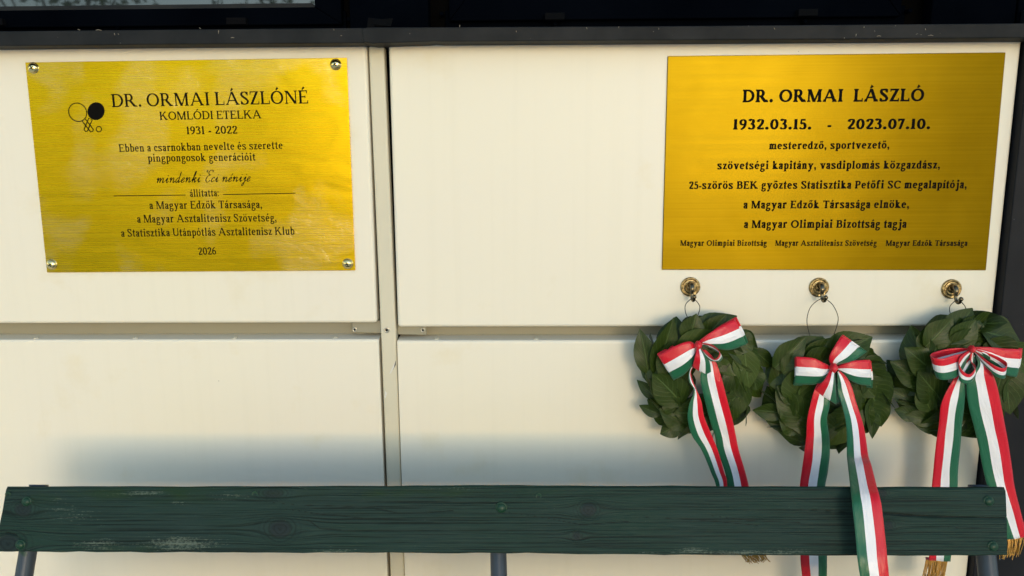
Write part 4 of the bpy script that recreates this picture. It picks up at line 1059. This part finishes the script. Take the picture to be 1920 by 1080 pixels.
crack([(1330, 966), (1400, 976), (1500, 980)], .8, .0008); crack([(0, 997), (12, 998), (32, 1005)], 1.4, .002); crack([(1770, 987), (1800, 990), (1860, 990)], .6, .0006)
crack([(950, 960), (1030, 972), (1090, 984), (1180, 978)], .7, .0006); crack([(1180, 968), (1300, 974), (1420, 985)], .7, .0006)
def patch(cx, cy, sx_, sy_, a, arr):
    arr += a * np.exp(-((px - cx) / sx_) ** 2 - ((py - cy) / sy_) ** 2)
for c in ((340, 1020, 70, 16, 1.15), (180, 1022, 60, 14, .75), (250, 925, 90, 9, .75), (140, 965, 60, 22, .55), (330, 942, 30, 4, .8), (110, 935, 30, 12, .5), (420, 930, 60, 12, .6), (640, 1034, 80, 5, .8), (1290, 1032, 40, 6, .85), (1380, 1036, 60, 5, .95), (1480, 1034, 50, 7, .8), (1200, 1036, 40, 5, .7), (860, 916, 70, 3.5, .8), (560, 917, 30, 4, .8), (1000, 1036, 60, 4, .5), (1470, 916, 60, 3, .4)):
    patch(*c[:4], c[4] * (.72 if c[1] < 960 else .9), wear)
for c in ((300, 925, 220, 14, 1), (760, 925, 120, 9, 1), (950, 922, 120, 6, .8), (60, 930, 60, 14, .7), (230, 1028, 60, 8, .7)): patch(*c, mos)
wear = np.clip(wear, 0, 1.3); mos = np.clip(mos, 0, 1)
edge = np.minimum(np.minimum(Tt, 1 - Tt)[None, :] * 127, np.minimum(S, 1 - S)[:, None] * 1885)
round_ = .003 * np.clip(1 - edge / 3.5, 0, 1) ** 2
b = MB(); vs = []; uvs = []
for i in range(NX + 1):
    for j in range(NZ + 1):
        p_ = board_point(px[i, j], py[i, j]); p_.y += float(dep[i, j] + round_[i, j]); vs.append(p_); uvs.append((float(p_.x), float(vv[i, j]) * .135))
w_ = NZ + 1
fc = [(i * w_ + j, i * w_ + j + 1, (i + 1) * w_ + j + 1, (i + 1) * w_ + j) for i in range(NX) for j in range(NZ)]
per = [i * w_ for i in range(NX + 1)] + [NX * w_ + j for j in range(1, NZ + 1)] + [i * w_ + NZ for i in range(NX - 1, -1, -1)] + [j for j in range(NZ - 1, 0, -1)]
nb0 = len(vs)
for k in per: vs.append(Vector(vs[k]) + Vector((0, TH * .94, TH * -.47))); uvs.append(uvs[k])
n = len(per)
for k in range(n): fc.append((per[k], per[(k + 1) % n], nb0 + (k + 1) % n, nb0 + k))
fc.append(tuple(reversed(range(nb0, nb0 + n))))
b.add(vs, fc, 0, uvs)
for nm, ar in (('wear', wear), ('knot', knt), ('crack', crk), ('moss', mos)):
    fl = ar.reshape(-1); b.attr[nm] = np.concatenate([fl, np.zeros(n)]).astype(np.float32)
board = b.build('backrest_board', M['board'], bench, smooth=False)
sm = np.ones(len(board.data.polygons), bool); sm[NX * NZ:] = False; board.data.polygons.foreach_set('use_smooth', sm)
for bx, by, r in ((50, 941, .0075), (38, 1022, .0075), (940, 952.5, .0085), (1854, 940, .0075), (1862, 1025, .0075)):
    q = MB(); c = board_point(bx, by)
    q.lathe(c, (0, -1, .2), [(r * 1.25, -.001), (r * 1.2, .0006), (r * 1.02, .0008)] + [(r * math.cos(a), .0008 + r * .6 * math.sin(a)) for a in np.linspace(0, 1.5, 7)], 20); q.build('bolt', M['bolt'], board, smooth=True)
for bx, by in ((15, 927), (478, 926), (1010, 930)):
    q = MB(); c = board_point(bx, by); q.lathe(c + Vector((0, .0004, 0)), (0, -1, .2), [(.0052, 0), (.0052, .001), (.0042, .0012), (.0026, .0002), (.0006, .0001)], 16); q.build('screw', M['bolt'], board, smooth=True)

q = MB(); q.prism([P(-20, 1112, -.357), P(1892, 1118, -.357), P(1896, 1250, -.405), P(-40, 1245, -.405)], .027)
q.build('backrest_board', M['board'], bench, bevel=.003)  # unseen second board, added to shade the wall below the first

# pipe frames: back post running down and forward into the seat bearer, front leg
def pipe_frame(p_top, p_low, ytop, ylow, r):
    a, b_ = P(*p_top, ytop), P(*p_low, ylow); d = (b_ - a).normalized()
    a2 = a
    k = (0.40 - a.z) / d.z; s0 = a + d * k                       # down to seat height
    q = MB(); lo = Vector((s0.x, s0.y - .03, .36)); fl = [a2, a.lerp(s0, .5), s0, lo, Vector((s0.x, s0.y + .10, .005))]
    q.tube(fl, r, 18, cap=False)
    o = q.build('back_post', M['pipe'], bench, smooth=True)
    q = MB(); c = a2; ax = -d; q.lathe(c, ax, [(r * 1.0, -.002), (r * 1.08, .001), (r * 1.08, .004), (r * .86, .004), (r * .84, -.02), (.001, -.02)], 20); q.build('pipe_cap', M['pipe'], o, smooth=True)
    q = MB(); q.tube([s0 + Vector((0, -.02, -.02)), Vector((s0.x, s0.y - .2, .415)), Vector((s0.x, s0.y - .42, .42)), Vector((s0.x, s0.y - .455, .39)), Vector((s0.x, s0.y - .47, .005))], r, 16); q.build('front_leg', M['pipe'], bench, smooth=True)
    return s0
YPB = YT + TH + .010
ss = [pipe_frame((72.5, 913), (45, 1080), YPB, YPB - .065, .0145), pipe_frame((932, 935), (935.5, 1080), YPB + .002, YPB - .063, .0145), pipe_frame((1835, 914), (1853, 1080), YPB, YPB - .065, .0155)]
for k in range(3):
    q = MB(); y1 = ss[1].y - .06 - k * .135; q.box(ss[0].x - .07, ss[2].x + .07, y1 - .12, y1, .437, .465); q.build('seat_board', M['board'], bench, bevel=.003)

# ------------------------------------------------------------------ trees and hedge across the yard (seen only in the brass, the screws and the glass)
BK = painted('bark', (0.06, 0.045, 0.03), (0.11, 0.085, 0.06), 0.9, 9, .5, 30)
def foliage_mat(name, a, b_):
    m, nt, p = mat(name); at = nd(nt, 'ShaderNodeAttribute', attribute_name='tint')
    setp(nt, p, col=ramp(nt, at.outputs['Fac'], [(0, a), (1, b_)]), rough=.6); return m
FM = foliage_mat('tree_foliage', (.03, .07, .012), (.11, .19, .035))
def tree(x, y, h, w, seed, label, low=.30):
    rd = random.Random(seed); t = thing('tree', label, 'tree', (x, y, 0), 'trees across the yard')
    q = MB(); q.tube([(x, y, 0), (x + .05, y, h * .3), (x - .05, y + .1, h * .62)], [.17, .13, .07], 10)
    for k in range(6):
        a = k * 1.05 + rd.random(); z0 = h * rd.uniform(.28, .5); q.tube([(x, y, z0), (x + math.cos(a) * w * .3, y + math.sin(a) * w * .3, z0 + h * .14), (x + math.cos(a) * w * .6, y + math.sin(a) * w * .6, z0 + h * .3)], [.06, .04, .015], 7)
    q.build('trunk', BK, t, smooth=True)
    q = MB(); q.attr['tint'] = []
    for c in range(34 if low > .2 else 70):
        a = rd.uniform(0, 6.28); rr = w * math.sqrt(rd.random()); cz = h * rd.uniform(low, .95); rr *= math.sqrt(max(.1, 1 - ((cz / h - .6) / .42) ** 2)) if low > .2 else 1
        cc = Vector((x + rr * math.cos(a), y + rr * math.sin(a), cz)); ti = rd.random()
        for k in range(46):
            p_ = cc + Vector((rd.gauss(0, .28), rd.gauss(0, .28), rd.gauss(0, .22))); u = Vector((rd.gauss(0, 1), rd.gauss(0, 1), rd.gauss(0, 1))).normalized(); v2 = u.orthogonal().normalized(); s = rd.uniform(.07, .13)
            q.add([p_ - u * s, p_ + v2 * s * .55, p_ + u * s, p_ - v2 * s * .55], [(0, 1, 2, 3)]); q.attr['tint'] += [min(1, max(0, ti + rd.gauss(0, .2)))] * 4
    q.build('crown', FM, t)
tree(-9.7, -14.5, 7.5, 2.0, 1, 'broad green tree furthest left across the yard', .06)
tree(-5.9, -15.5, 5.0, 1.1, 2, 'smaller green tree across the yard, left of the open gap')
tree(6.7, -11.5, 7.0, 1.5, 3, 'full green tree across the yard facing the dark plaque', .06)
tree(12.6, -14.0, 6.4, 2.2, 4, 'tallest green tree at the right end of the yard')
